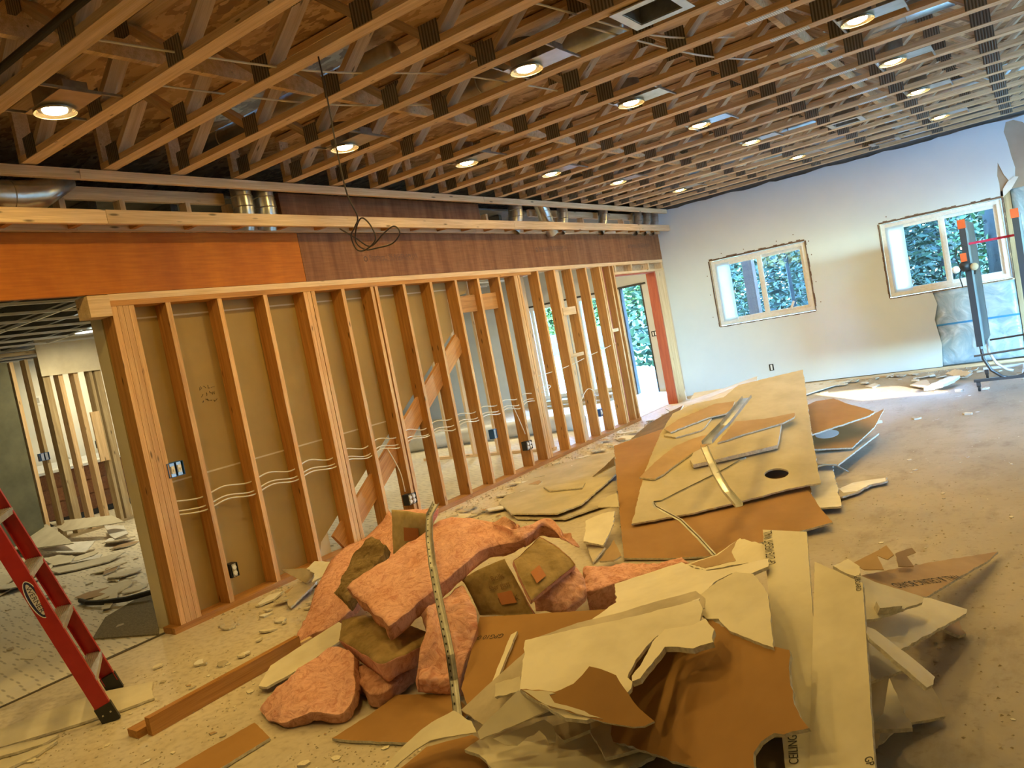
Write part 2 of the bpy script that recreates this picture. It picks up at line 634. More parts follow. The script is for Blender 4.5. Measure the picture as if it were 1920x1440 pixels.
u = MB().box(-15.8, -2.9, 0.0, -5.16, YB, 0.005).build('floor_underlay', UNDERLAY)
u['kind'] = 'structure'
seam = MB()
for i in range(60):
    y = -0.5 + i * 0.2
    if y < 2.62:
        seam.box(-5.17 + random.uniform(-.006, .006), y, 0.0, -5.145 + random.uniform(-.01, .01), y + 0.2, 0.007)
struct(seam.build('trim_1', plain('dark_floor_joint', (0.10, 0.08, 0.05), 0.9)))

# ---- white end wall, with two window openings and a torn-off corner
WALLW = rough_mat('daylight_tinted_white_drywall', (0.65, 0.73, 0.79), (0.70, 0.77, 0.82), 1.2, 0.8)  # white wall tinted blue; the daylight cast is put into the colour
WX0, WX1 = [(-4.262, -2.808), (-1.808, -0.365)], None
outer = [(-5.02, 0.055), (-1.30, 0.05), (-1.27, 0.35), (-1.31, 0.7), (-1.24, 0.9), (-1.28, 1.10), (-0.363, 1.10)]
outer = [(XS, 0.055), (-1.30, 0.05), (-1.27, 0.35), (-1.31, 0.7), (-1.25, 0.9), (-1.29, 1.085), (-1.808, 1.085), (-1.808, 2.135),
         (-0.365, 2.135), (-0.36, 2.30), (-0.37, 2.40), (-0.345, 2.56), (-0.30, 2.40), (-0.25, 2.29), (-0.19, 2.31), (-0.17, 2.45), (-0.195, 2.62), (-0.21, 2.78),
         (-0.235, 2.92), (-0.20, 3.03), (-0.12, 3.035), (-0.03, 2.98), (0.06, 2.86), (0.10, 2.60), (XR, 2.60), (XR, 3.075)]
x = XR
while x > XS:                       # ragged torn top edge under the trusses
    x -= random.uniform(0.08, 0.3)
    outer.append((max(x, XS), 3.062 + random.uniform(-0.012, 0.016)))
def wall_T(y):                      # local (x, z) -> world plane at y, thickness toward -y
    return Matrix(((1, 0, 0, 0), (0, 0, -1, y), (0, 1, 0, 0), (0, 0, 0, 1)))
hole1 = [(-4.262, 1.083), (-2.808, 1.083), (-2.808, 2.118), (-4.262, 2.118)]
wb = MB().prism(outer, [hole1], 0, 0.0127, (0, 1, 1), wall_T(YW + 0.0127))
struct(wb.build('wall_end', [WALLW, GYPSUM]))
# sheathing and framing behind the drywall of the end wall
SHEATH = rough_mat('dim_wall_sheathing', (0.20, 0.19, 0.17), (0.30, 0.28, 0.25), 4.0, 0.9)
WX = [(-4.262, -2.808), (-1.808, -0.365)]
sh = MB().prism([(XS, 0), (XR, 0), (XR, ZD), (XS, ZD)],
                [[(a, 1.083), (b, 1.083), (b, 2.118), (a, 2.118)] for a, b in WX], 0, 0.02, (0, 0, 0), wall_T(YW + 0.20))
struct(sh.build('wall_end_sheathing', SHEATH))
rv = MB()
for a, b in WX:
    rv.box(a - .02, YW + .013, 1.063, b + .02, YW + .18, 1.083)
    rv.box(a - .02, YW + .013, 2.118, b + .02, YW + .18, 2.138)
    rv.box(a - .02, YW + .013, 1.083, a, YW + .18, 2.118)
    rv.box(b, YW + .013, 1.083, b + .02, YW + .18, 2.118)
struct(rv.build('trim_2', W_PALE))
struct(MB().box(XS, YW + .013, 0, XR, YW + .10, 0.04).build('baseboard_end', W_PALE))

# torn corner of the end wall: grey-brown paper, bare stud, blanket insulation under plastic
PAPER = rough_mat('torn_brown_wall_paper', (0.36, 0.27, 0.19), (0.44, 0.34, 0.25), 2.0, 0.85)
struct(MB().box(-0.42, YW + .014, 2.20, XR, YW + .02, 3.07).build('wall_torn_paper', PAPER))
st = struct(lumber('wall_end_stud', (-0.30, YW + .06, 0.04), (-0.30, YW + .06, 2.3), 0.075, 0.085, W_GREY, None, (0, 1, 0)))
POLY = new_mat('cloudy_plastic_sheet')
_m, _nt, _b = POLY
_n1 = nn(_nt, 'TexNoise', Scale=4.0, Detail=5.0, Distortion=1.5)
_nt.links.new(coords(_nt, (1, 1, 1), False), _n1.inputs['Vector'])
_nt.links.new(ramp(_nt, _n1.outputs[0], [(0.35, (0.30, 0.40, 0.46)), (0.55, (0.44, 0.52, 0.56)), (0.7, (0.66, 0.72, 0.75))]), _b.inputs['Base Color'])
_b.inputs['Roughness'].default_value = 0.25
bump(_nt, _b, _n1.outputs[0], 0.8, 0.03)
POLY = _m
def wavy_panel(x0, z0, x1, z1, y, name, mt, amp=0.012, nx=14, nz=16):
    mb = MB()
    vs = []
    for back in (0, 1):
        for j in range(nz + 1):
            for i in range(nx + 1):
                X = x0 + (x1 - x0) * i / nx
                Z = z0 + (z1 - z0) * j / nz
                vs.append((X, y + back * 0.05 + (0 if back else amp * noise.noise(Vector((X * 5, Z * 5, y)))), Z))
    k = (nx + 1) * (nz + 1)
    fs = []
    for j in range(nz):
        for i in range(nx):
            a = j * (nx + 1) + i
            fs.append((a, a + 1, a + nx + 2, a + nx + 1))
            fs.append((k + a + nx + 1, k + a + nx + 2, k + a + 1, k + a))
    rim = [i for i in range(nx + 1)] + [j * (nx + 1) + nx for j in range(1, nz + 1)] + [nz * (nx + 1) + i for i in range(nx - 1, -1, -1)] + [j * (nx + 1) for j in range(nz - 1, 0, -1)]
    for a, b in zip(rim, rim[1:] + rim[:1]):
        fs.append((b, a, a + k, b + k))
    return mb.add(vs, fs).build(name, mt, None, True)
o = wavy_panel(-1.33, 0.06, -0.345, 1.07, YW + .035, 'wall_insulation_blanket', POLY)
tag(o, 'plastic-covered wall insulation laid bare below the right window', 'insulation')
o = wavy_panel(-0.255, 0.06, 0.75, 2.29, YW + .035, 'wall_insulation_blanket', POLY)
tag(o, 'plastic-covered wall insulation right of the bare stud at the picture edge', 'insulation')
tp = MB().box(-1.33, YW + .018, 0.60, -0.345, YW + .022, 0.625)
tag(tp.build('blue_seam_tape', plain('blue_seam_tape', (0.05, 0.25, 0.5))), 'blue tape line across the plastic below the right window', 'tape')
fl = MB().prism([(-0.34, 2.12), (-0.24, 2.20), (-0.15, 2.33), (-0.19, 2.345), (-0.27, 2.30), (-0.33, 2.22)], [], 0, 0.012, (0, 0, 0), wall_T(YW - .005))
tag(fl.build('drywall_flap', WHITEB), 'white drywall flap hanging at the torn corner above the right window', 'drywall piece')

# ---- windows in the end wall
FROST, _nt, _b = new_mat('milky_translucent_panel')
_tr = nn(_nt, 'BsdfTranslucent')
_tr.inputs[0].default_value = (0.92, 0.97, 1.0, 1)
_mx = nn(_nt, 'MixShader')
_mx.inputs[0].default_value = 0.9
_nt.links.new(_b.outputs[0], _mx.inputs[1])
_nt.links.new(_tr.outputs[0], _mx.inputs[2])
_nt.links.new(_mx.outputs[0], _nt.nodes['Material Output'].inputs[0])
_b.inputs['Base Color'].default_value = (0.85, 0.9, 0.9, 1)
def window(n, x0, x1, label):
    root = struct(link('window_%d' % n, None, None, ((x0 + x1) / 2, YW + .07, 1.083)))
    w, h = (x1 - x0) / 2 - .012, 1.035
    fr = MB()
    def ring(mb, a, b, z0, z1, t, y0, y1):
        mb.box(a, y0, z0, b, y1, z0 + t).box(a, y0, z1 - t, b, y1, z1).box(a, y0, z0 + t, a + t, y1, z1 - t).box(b - t, y0, z0 + t, b, y1, z1 - t)
    ring(fr, -w, w, .012, h - .012, .05, -.04, .05)
    fr.build('window_frame', WHITEV, root)
    mid = -w + 2 * w * 0.52
    sa = MB()
    ring(sa, -w + .05, mid + .02, .062, h - .062, .045, -.02, .005)
    sa.build('sliding_sash', WHITEV, root)
    MB().box(-w + .055, -.035, .065, -w + .28, -.022, h - .065).build('frosted_panel', FROST, root)
    sb = MB()
    ring(sb, mid - .045, w - .05, .062, h - .062, .045, .012, .035)
    sb.box(mid - .045, -.01, .062, mid + .03, .012, h - .062)
    sb.build('fixed_sash', WHITEV, root)
    MB().box(-w + .26, -.009, .10, mid - .02, -.005, h - .10).build('pane', GLASS, root)
    MB().box(mid, .021, .10, w - .09, .025, h - .10).build('pane', GLASS, root)
    MB().box(-w + .29, -.05, .48, -w + .31, -.035, .52).build('latch', WHITEV, root)
    lr = MB().obox((w - .32 if n == 1 else -w + .27, .0, .14), (.03, 0, .055), (0, .006, 0), (.014, 0, -.008))
    lr.build('handle', WHITEV, root)
window(1, -4.262, -2.808, '')
window(2, -1.808, -0.365, '')
DARKWOOD = wood('dark_raw_wood_edge', (0.20, 0.12, 0.08), (0.10, 0.06, 0.04))
for a, b in WX:                     # ragged gap of raw framing round each window
    g = MB()
    n = 26
    for i in range(n):
        X = a + (b - a) * i / n
        g.box(X, YW - .004, 2.118, X + (b - a) / n, YW + .01, 2.142 + random.uniform(-.008, .010))
        g.box(X, YW - .003, 1.083, X + (b - a) / n, YW + .01, 1.072 + random.uniform(-.004, .002))
    for i in range(16):
        Z = 1.083 + 1.035 * i / 16
        g.box(a - .012 + random.uniform(-.006, 0), YW - .003, Z, a, YW + .01, Z + 1.035 / 16)
        g.box(b, YW - .003, Z, b + .02 + random.uniform(-.008, .006), YW + .01, Z + 1.035 / 16)
    struct(g.build('trim_3', DARKWOOD))

# screw marks and a dark outlet cut-out on the white wall
bx = thing('outlet_box', 'small black-rimmed outlet opening low on the white end wall', 'outlet', (-3.577, YW, 0.34))
MB().box(-.033, -.006, -.05, .033, -.001, .05).build('box_rim', BLACK, bx)
MB().box(-.014, -.009, -.04, .014, -.005, .04).build('receptacle', WHITEV, bx)
for i, (X, Z) in enumerate([(-4.05, 2.2), (-3.7, 2.19), (-3.2, 2.2), (-2.95, 2.24), (-2.75, 2.1), (-2.74, 1.9), (-2.72, 1.2), (-2.74, 1.5), (-4.35, 1.25), (-4.33, 1.6), (-4.33, 1.9), (-1.7, 2.2)]):
    s_ = MB().lathe([(0, 0), (.008, -.001), (.006, -.004), (0, -.005)], 8, (X, YW - .0005, Z), 'y')
    tag(s_.build('drywall_screw', DARKWOOD), 'tiny dark screw or nail mark on the white wall around the windows', 'screw', 'screw marks round the end wall windows')

# ---- right-hand and near walls (outside the picture; daylight comes through two added openings)
BLOCKER = rough_mat('sun_blocker_dark', (0.10, 0.09, 0.07), (0.16, 0.14, 0.11), 2.0, .9)
YC = 5.4              # the room widens beyond this line; unseen courtyard wall added to steer daylight
XN = 1.5
struct(MB().box(XN, -3, 0, XN + .15, YC - .15, ZD).build('wall_right_near', WALLW))
struct(MB().box(XR, YC - .15, 0, XR + .15, YW + .2, ZD).build('wall_right', WALLW))
struct(MB().prism([(XN, 0), (XR + .15, 0), (XR + .15, ZD), (XN, ZD)], [[(3.6, .25), (7.2, .25), (7.2, 2.35), (3.6, 2.35)], [(1.62, 1.68), (2.72, 1.68), (2.72, 2.10), (1.62, 2.10)]], 0, .15, (0, 0, 0), wall_T(YC)).build('wall_added_courtyard', WALLW))  # openings shaped to light the end wall and cut the sun patch
pl_ = bpy.data.lights.new('window_portal', 'AREA')
pl_.shape = 'RECTANGLE'
pl_.size, pl_.size_y = 3.6, 2.1
pl_.cycles.is_portal = True
link('window_portal', pl_, None, (5.4, YC - .16, 1.3), (PI / 2, 0, 0))
fe_ = MB().box(-2.1, -1.5, 0, 2.1, 1.5, 24).build('sun_blocker', BLOCKER, None, False, (5.4 + 37.5, 5.3 - 46.9, -.14), (0, 0, math.atan2(.781, -.625) - PI / 2))  # added block; shades the large opening so only the small one passes sun
tag(fe_, 'unseen tall block added to keep the sun off the main courtyard opening', 'sun blocker')
struct(MB().box(XN + .15, -60, -.2, 70, YC - .16, -.12).build('terrace_outside', rough_mat('pale_terrace_slab', (0.13, 0.14, 0.12), (0.18, 0.19, 0.16), 2.0, .9)))
struct(MB().box(-16, -3.12, 0, XN + .15, -3, ZD).build('wall_near', WALLW))

# ---- outer walls of the rooms behind the stud wall
WALLB = rough_mat('pale_grey_drywall', (0.60, 0.60, 0.58), (0.68, 0.68, 0.66), 1.5, 0.85)
TB = wall_T(YB + .13)
struct(MB().prism([(-16, 0), (-5.0, 0), (-5.0, ZD), (-16, ZD)], [[(-8.80, 0.14), (-6.95, 0.14), (-6.95, 2.04), (-8.80, 2.04)], [(-6.60, 0.0 + .01), (-6.14, .01), (-6.14, 2.08), (-6.60, 2.08)]],
                  0, 0.13, (0, 0, 0), TB).build('wall_back', WALLB))
struct(MB().box(-5.02, YW + .2, 0, -4.90, YB + .13, ZD).build('wall_wing', WALLB))
struct(MB().box(-13.45, 3.0, 0, -13.3, 8.5, 2.62).build('wall_left', rough_mat('white_far_wall', (0.74, 0.75, 0.70), (0.80, 0.80, 0.76), 2.0, 0.8)))
struct(MB().box(-16.1, -3, 0, -16, YB + .13, ZD).build('wall_outer_left', WALLB))
struct(MB().box(-5.315, 2.75, 0, -5.177, 4.25, 2.29).build('wall_hall', rough_mat('cream_painted_drywall', (0.66, 0.58, 0.40), (0.72, 0.64, 0.46), 2.0, 0.8)))

# dark-edged slit door and the white sliding patio door
DKFRAME = plain('dark_door_edge', (0.05, 0.045, 0.04))
d = struct(link('door_1', None, None, (-6.37, YB + .05, 0)))
f_ = MB().box(-.24, -.06, 0, -.215, .06, 2.08).box(.205, -.06, 0, .23, .06, 2.08).box(-.215, -.06, 2.05, .205, .06, 2.08)
f_.build('door_frame', DKFRAME, d)
d = struct(link('door_2', None, None, (-7.875, YB + .05, 0.14)))
f_ = MB().box(-.92, -.06, 0, .92, .06, .07).box(-.92, -.06, 1.83, .92, .06, 1.9)
for X in (-.92, -.80, -.66, -.06, .05, .30, .42, .84):
    f_.box(X, -.05, .07, X + .07, .05, 1.83)
f_.build('door_frame', WHITEV, d)
MB().box(-.6, -.004, .07, -.06, .004, 1.83).build('pane', GLASS, d)
MB().box(.49, -.004, .07, .84, .004, 1.83).build('pane', GLASS, d)
AQUA = plain('aqua_backed_panel', (0.16, 0.36, 0.34), 0.4)
MB().box(.02, .02, .07, .20, .035, 1.83).build('door_panel', AQUA, d)
struct(MB().box(-8.9, YB - .02, 2.04, -6.05, YB - .001, 2.075).build('trim_4', DKFRAME))
sw = thing('switch_plate', 'black three-gang switch box on the grey wall seen through the far doorway', 'switch', (-6.02, YB, 1.10))
MB().box(-.085, -.008, -.05, .085, -.001, .05).build('plate', BLACK, sw)
for k in (-.05, .0, .05):
    MB().box(k - .012, -.013, -.034, k + .012, -.007, .034).build('rocker', WHITEV, sw)

# ================================================================== stud wall
sw = thing('stud_wall', 'open timber stud wall with bare studs under the long orange header', 'stud wall', (XS, 2.7, 0))
def S_(p):                          # world -> stud wall
    return (p[0] - XS, p[1] - 2.7, p[2])
D_ = 0.14
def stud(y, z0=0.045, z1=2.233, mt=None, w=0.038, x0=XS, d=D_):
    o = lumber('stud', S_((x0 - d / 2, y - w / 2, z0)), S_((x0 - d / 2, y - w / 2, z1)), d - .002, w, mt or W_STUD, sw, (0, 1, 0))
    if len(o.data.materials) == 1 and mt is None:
        o.data.materials.append(W_LITEDGE)
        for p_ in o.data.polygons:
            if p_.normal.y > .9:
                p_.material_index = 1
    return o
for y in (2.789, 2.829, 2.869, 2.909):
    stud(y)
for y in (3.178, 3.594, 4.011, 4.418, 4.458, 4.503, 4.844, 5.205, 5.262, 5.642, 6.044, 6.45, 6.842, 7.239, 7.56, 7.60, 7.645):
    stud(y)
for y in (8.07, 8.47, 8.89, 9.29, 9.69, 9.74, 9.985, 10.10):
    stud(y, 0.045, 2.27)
stud(8.60, .045, 2.27, W_PALE, .12, XS - .03, .04)
lumber('bottom_plate', S_((XS - D_ / 2, 2.70, .022)), S_((XS - D_ / 2, 10.12, .022)), D_, .044, W_STUD, sw)
lumber('top_plate', S_((XS - D_ / 2, 2.745, 2.252)), S_((XS - D_ / 2, 7.9, 2.252)), D_ + .004, .037, W_STUD, sw)
lumber('top_plate', S_((XS - D_ / 2, 2.745, 2.293)), S_((XS - D_ / 2, 11.86, 2.293)), D_ + .004, .044, W_PALE, sw)
lumber('stub_block', S_((XS - .06, 2.60, 2.24)), S_((XS - .06, 2.742, 2.24)), .155, .14, W_PALE, sw)
for a, b, z in ((8.50, 8.87, 1.73), (8.49, 8.87, 1.155), (9.72, 9.97, 1.36)):
    lumber('fire_block', S_((XS - .03, a, z)), S_((XS - .03, b - .04, z)), .04, .10 if z > 1.5 else .045, W_PALE, sw)
for a, b in ((6.455, 6.80), (6.85, 7.20)):
    lumber('header_block', S_((XS - .09, a, 1.98)), S_((XS - .09, b, 1.98)), .04, .18, W_STUD, sw)
# sloping stringer behind the studs, and the drywall fixed to the far side
lumber('stair_stringer', S_((XS - .10, 4.30, .10)), S_((XS - .10, 6.42, 1.60)), .036, .19, W_STUD, sw, (0, -.58, .82))
back = [(2.75, .03), (2.75, 2.235), (6.80, 2.235), (6.74, 2.10), (6.41, 2.06), (6.40, 1.72), (4.15, .16), (4.10, .03)]
TX = Matrix(((0, 0, 1, -D_ - .0137), (1, 0, 0, -2.7), (0, 1, 0, 0), (0, 0, 0, 1)))
TAN = rough_mat('shaded_tan_paper_back', (0.37, 0.25, 0.085), (0.43, 0.295, 0.105), 2.2, 0.85)  # tan darkened to paint in the shade between the studs
MB().prism(back, [], 0, .0127, (0, 0, 0), TX).build('drywall_backing', TAN, sw)
tp = MB()
for z in (2.15, .98):
    tp.box(-D_ - .001, .22, z, -D_ + .0005, 3.9 if z > 1.5 else 2.9, z + .012)
tp.build('tape_seam', plain('pale_tape_line', (0.62, 0.53, 0.36)), sw)
nt_ = MB()
for r_ in range(3):
    for i in range(4):
        y0 = 3.35 - 2.7 + i * .035
        z0 = 1.60 - r_ * .05
        P = [(-D_ + .002, y0 + .012 * random.uniform(-1, 1) + k * .006, z0 + random.uniform(-.016, .016)) for k in range(4)]
        nt_.tube(P, .0016, 4)
nt_.build('pencil_marks', INK, sw)
# doorway at the far end of the stud wall
lumber('door_header', S_((XS - D_ / 2, 10.10, 2.155)), S_((XS - D_ / 2, 11.86, 2.155)), D_, .035, W_PALE, sw)
for y in (10.155, 10.70, 11.31, 11.82):
    lumber('cripple', S_((XS - D_ / 2, y, 2.173)), S_((XS - D_ / 2, y, 2.271)), D_ - .002, .036, W_PALE, sw, (0, 1, 0))
MB().box(-D_ - .0, 10.1 - 2.7, 2.173, -D_ + .01, 11.86 - 2.7, 2.271).build('backing_board', W_PALE, sw)
lumber('jamb_post', S_((XS - .075, 11.49, .0)), S_((XS - .075, 11.49, 2.135)), .15, .036, W_RED, sw, (0, 1, 0))
lumber('header_soffit', S_((XS - .07, 10.12, 2.128)), S_((XS - .07, 11.47, 2.128)), .13, .014, W_RED, sw)
lumber('end_post', S_((XS - D_ / 2, 11.68, .0)), S_((XS - D_ / 2, 11.68, 2.135)), D_, .32, W_PALE, sw, (0, 1, 0))
tag(MB().tube([(XS - .05, 9.83, .02), (XS - .05, 9.83, 2.25)], .012).build('water_pipe', plain('red_plastic_pipe', (0.30, 0.02, 0.04), 0.4)), 'thin dark red water pipe rising between studs near the far doorway', 'pipe')

# long laminated header beams
hb = MB().box(XS - .045, -2.5, 2.318, XS, 4.437, 2.725).build('header_beam', LVL_ORANGE)
tag(hb, 'orange laminated header board over the opening, left of the joint', 'beam', None)
hb = MB().box(XS - .045, 4.441, 2.318, XS, YW - .005, 2.725).build('header_beam', LVL_BROWN)
tag(hb, 'red-brown laminated header board with faint stamps, right of the joint', 'beam')
STAMP = plain('faded_stamp_ink', (0.11, 0.055, 0.035), 0.7)
def stamp(y, z, L):
    hx = link('printed_stamp', MB().prism([(0, -.028), (.024, -.014), (.024, .014), (0, .028), (-.024, .014), (-.024, -.014)], [[(0, -.018), (.015, -.009), (.015, .009), (0, .018), (-.015, .009), (-.015, -.009)]], 0, .001).mesh('printed_stamp', STAMP), hb)
    T = Matrix(((0, 0, 1, XS), (1, 0, 0, y), (0, 1, 0, z), (0, 0, 0, 1)))
    hx.matrix_local = T
    t_ = text_part('Roseburg 1.9E RIGIDLAM LVL', (.05, -.002), (L, -.002), STAMP, hb, 'printed_stamp', .0008)
    t_.matrix_local = T
    t2 = text_part('2950Fb  APA PRL EWP PLANT MILL 1027', (.05, -.025), (L * .92, -.025), STAMP, hb, 'printed_stamp', .0008, .8)
    t2.matrix_local = T
stamp(5.18, 2.49, .72)
stamp(8.13, 2.53, .75)
stamp(10.72, 2.54, .75)
hb2 = MB().box(XS - .085, 4.36, 2.76, XS - .04, 7.14, 3.07).build('header_beam', LVL_BROWN)
tag(hb2, 'short red-brown laminated board set back behind the soffit rails', 'beam')

# ---- soffit ladder in front of the header
sf = thing('soffit_frame', 'pale timber soffit frame of two long rails along the header', 'soffit frame', (XS, 0, 2.7))
def F_(x, y, z):
    return (x - XS, y, z - 2.7)
for a, b in ((-2.0, 2.73), (2.733, 7.4), (7.403, YW - .01)):
    lumber('lower_rail', F_(-4.819, a, 2.777), F_(-4.819, b, 2.777), .038, .089, W_PALE, sf)
for a, b in ((-2.0, 2.62), (2.623, 6.9), (6.903, YW - .01)):
    lumber('upper_rail', F_(-4.819, a, 3.044), F_(-4.819, b, 3.044), .038, .062, W_PALE, sf)
    lumber('wall_ledger', F_(-4.999, a, 2.77), F_(-4.999, b, 2.77), .038, .085, W_PALE, sf)
for k in range(29):
    y = 0.55 + k * .4064
    lumber('lookout', F_(-4.976, y, 2.777), F_(-4.840, y, 2.777), .036, .08, W_STUD, sf)
lumber('back_rail', F_(-5.09, 1.2, 3.00), F_(-5.09, 3.84, 3.00), .038, .085, W_PALE, sf)
lumber('back_rail', F_(-5.09, 8.2, 3.00), F_(-5.09, YW - .01, 3.00), .038, .085, W_PALE, sf)
for y in (1.9, 2.6, 3.0, 3.5, 3.86, 7.25, 7.95, 8.9, 9.5, 10.2, 10.75):
    lumber('back_cripple', F_(-5.09, y, 2.73), F_(-5.09, y, 2.957), .085, .038, W_WEB, sf, (0, 1, 0))
struct(MB().box(-5.12, 11.1, 2.735, -5.02, YW - .001, 3.06).build('trim_5', WALLB))

# round ducts dropping into the soffit
def elbow(name, label, y, x=-4.93, r=.078, lean=0.0, group='duct elbows in the soffit'):
    t = thing(name, label, 'duct', (x, y, 2.74), group)
    P = [(0, lean * .3, .34), (0, lean * .12, .24), (0, 0, .16), (-.015, -lean * .2, .08), (-.04, -lean * .6, .0)]
    MB().tube(P, r, 20, 0, False).build('duct_pipe', GALV, t, True)
    for q in (1, 2, 3):
        p = Vector(P[q])
        MB().lathe([(r + .001, -.004), (r + .005, 0), (r + .001, .004)], 20, p).build('seam_ring', GALVD, t)
    return t
elbow('duct_elbow', 'round steel duct elbow in the soffit, left one of the near pair', 3.89)
elbow('duct_elbow', 'round steel duct elbow in the soffit, right one of the near pair', 4.10)
for y, ln, lb in ((7.66, .10, 'first of the bank past the red-brown board'), (8.33, -.25, 'second of the bank past the red-brown board, tilted'), (8.75, .12, 'third of the bank past the red-brown board'),
                  (9.86, .18, 'standing alone before the last three'), (10.98, .2, 'first of the last three by the white wall'), (11.30, .2, 'middle of the last three by the white wall'), (11.60, .2, 'last of all, against the white wall')):
    elbow('duct_elbow', 'round steel duct elbow in the soffit, ' + lb, y, -4.93, .085 if y < 8.5 else .07, ln)
sd = thing('spiral_duct', 'spiral-seamed steel duct with a tapered end at the left of the soffit', 'duct', (-4.945, 2.2, 2.945))
MB().tube([(0, -1.8, -.02), (0, .10, -.02), (0, .22, .0), (-.01, .42, .10)], [.095, .095, .09, .06], 24).build('duct_pipe', GALV, sd, True)
for k in range(12):
    y = -1.6 + k * .15
    MB().lathe([(.094, -.004), (.100, 0), (.094, .004)], 24, (0, y, -.02), 'y').build('seam_ring', GALVD, sd)

# ================================================================== ceiling trusses
TX0, TX1 = -4.83, 1.46
PITCH = 0.748
NB = [-4.66 + PITCH * i for i in range(9)]          # bottom nodes
ZB0, ZB1, ZT0, ZT1 = 3.084, 3.122, 3.402, 3.44
HALF = .0445
chord_me = MB().box(0, -HALF, 0, TX1 - TX0, HALF, .038).mesh('chord', W_TRUSS)
plate_b = MB()
plate_t = MB()
for s in (-1,):
    plate_b.box(-.062, s * HALF, 0, .062, s * (HALF + .0025), .118)
    plate_t.box(-.06, s * HALF, -.10, .06, s * (HALF + .0025), .0)
plate_b = plate_b.mesh('connector_plate', PLATE)
plate_t = plate_t.mesh('connector_plate', PLATE)
splice_me = MB().box(-.12, -.032, -.002, .12, .032, 0).mesh('splice_plate', SPLICE)
wl = math.hypot(PITCH / 2 - .02, ZT0 - ZB1)
web_me = MB().box(-wl / 2 - .0, -HALF + .002, -.019, wl / 2, HALF - .002, .019).mesh('web', W_WEB)
wa = math.atan2(ZT0 - ZB1, PITCH / 2 - .02)
TRUSS_Y = [2.379 + .488 * k for k in range(-2, 20)]   # far edge of each bottom chord
tr0 = None
NT = len(TRUSS_Y)
for k, ye in enumerate(TRUSS_Y):
    n_from_wall = NT - 1 - k
    lab = 'open-web timber truss overhead, %s counting from the white end wall' % ORD[n_from_wall]
    y = ye - HALF
    if tr0 is None:
        tr0 = thing('ceiling_truss', lab, 'truss', (TX0, y, ZB0), 'open-web ceiling trusses')
        link('bottom_chord', chord_me, tr0, (0, 0, 0))
        link('top_chord', chord_me, tr0, (0, 0, ZT0 - ZB0))
        for i, xb in enumerate(NB):
            link('connector_plate', plate_b, tr0, (xb - TX0, 0, .004))
            if i < len(NB) - 1:
                xt = xb + PITCH / 2
                link('connector_plate', plate_t, tr0, (xt - TX0, 0, ZT1 - ZB0 - .004))
                zc = (ZT0 + ZB1) / 2 - ZB0
                link('web', web_me, tr0, ((xb + xt) / 2 - TX0, 0, zc), (0, -wa, 0))
                link('web', web_me, tr0, ((xt + xb + PITCH) / 2 - TX0, 0, zc), (0, wa, 0))
        link('end_post', MB().box(0, -HALF + .002, .038, .038, HALF - .002, ZT0 - ZB0).mesh('end_post', W_WEB), tr0, (0, 0, 0))
        if True:
            link('splice_plate', splice_me, tr0, (-1.13 - TX0, 0, -.0005))
    else:
        copy_tree(tr0, (TX0, y, ZB0), lab)

# strongback planks threaded through the trusses
for k, xs in enumerate((-3.55, -1.30, 1.0)):
    o = MB().box(-.019, 1.0, 0, .019, YW - .05, .09).build('strongback', W_TRUSS, None, False, (xs + .09, 0, 3.20))
    tag(o, 'long plank threaded through the truss webs, %s from the stud wall' % ORD[k], 'strongback', 'strongback planks')

# ================================================================== recessed lights
BULB = glow('warm_lamp_glow', (1.0, 0.80, 0.48), 26.0)
TRIMG = plain('satin_reflector_trim', (0.75, 0.62, 0.38), 0.25, 0.7)
def recessed_light(x, y, label, group, y0, y1):
    t = thing('recessed_light', label, 'ceiling light', (x, y, 3.065), group)
    MB().lathe([(.098, .0), (.100, .006), (.080, .012), (.062, .045), (.060, .05)], 28).build('trim_ring', TRIMG, t, True)
    MB().lathe([(.0, -.004), (.03, -.002), (.055, .008), (.06, .02), (.0, .03)], 24).build('bulb', BULB, t, True)
    MB().lathe([(.082, .013), (.086, .02), (.086, .17), (.0, .17)], 24).build('can_housing', GALVD, t, True)
    pl = MB().box(-.10, -.10, .016, .27, .10, .02).build('mounting_plate', GALV, t)
    MB().box(.12, -.06, .02, .23, .06, .085).build('junction_box', GALVD, t)
    for X in (-.115, .255):
        MB().box(X, y0 - y, .022, X + .012, y1 - y, .034).build('hanger_bar', GALVD, t)
    ld = bpy.data.lights.new('lamp_light', 'AREA')
    ld.shape = 'DISK'
    ld.size = .11
    ld.spread = math.radians(180)
    ld.energy = LAMP_WATTS
    ld.color = LAMP_COLOR
    link('lamp_light', ld, t, (0, 0, -.008))
    return t
ROWS = [(2.08, 1.89, 2.29), (4.045, 3.843, 4.242), (5.47, 5.307, 5.706), (6.87, 6.771, 7.17), (8.37, 8.235, 8.634), (10.25, 10.187, 10.586)]
COLS = [(-3.91, 'the row by the stud wall', 0), (-2.34, 'the middle row', 0), (-0.77, 'the right-hand row', 2)]
for x, nm, k0 in COLS:
    for k, (y, a, b) in enumerate(ROWS):
        if k >= k0:
            recessed_light(x, y, 'lit recessed can light in %s, %s from the white wall' % (nm, ORD[5 - k]), 'recessed lights in the trusses', a, b)
for x, y in ((-2.34, 0.62), (-3.91, 0.62), (-0.77, 4.045)):  # unseen lamps added on the same rows to brighten the foreground
    a, b = [(q, w) for (p, q, w) in ROWS + [(0.62, .43, .83)] if abs(p - y) < .01][0]
    recessed_light(x, y, 'added unseen can light continuing the rows, brightening the foreground', 'added unseen recessed lights', a, b)

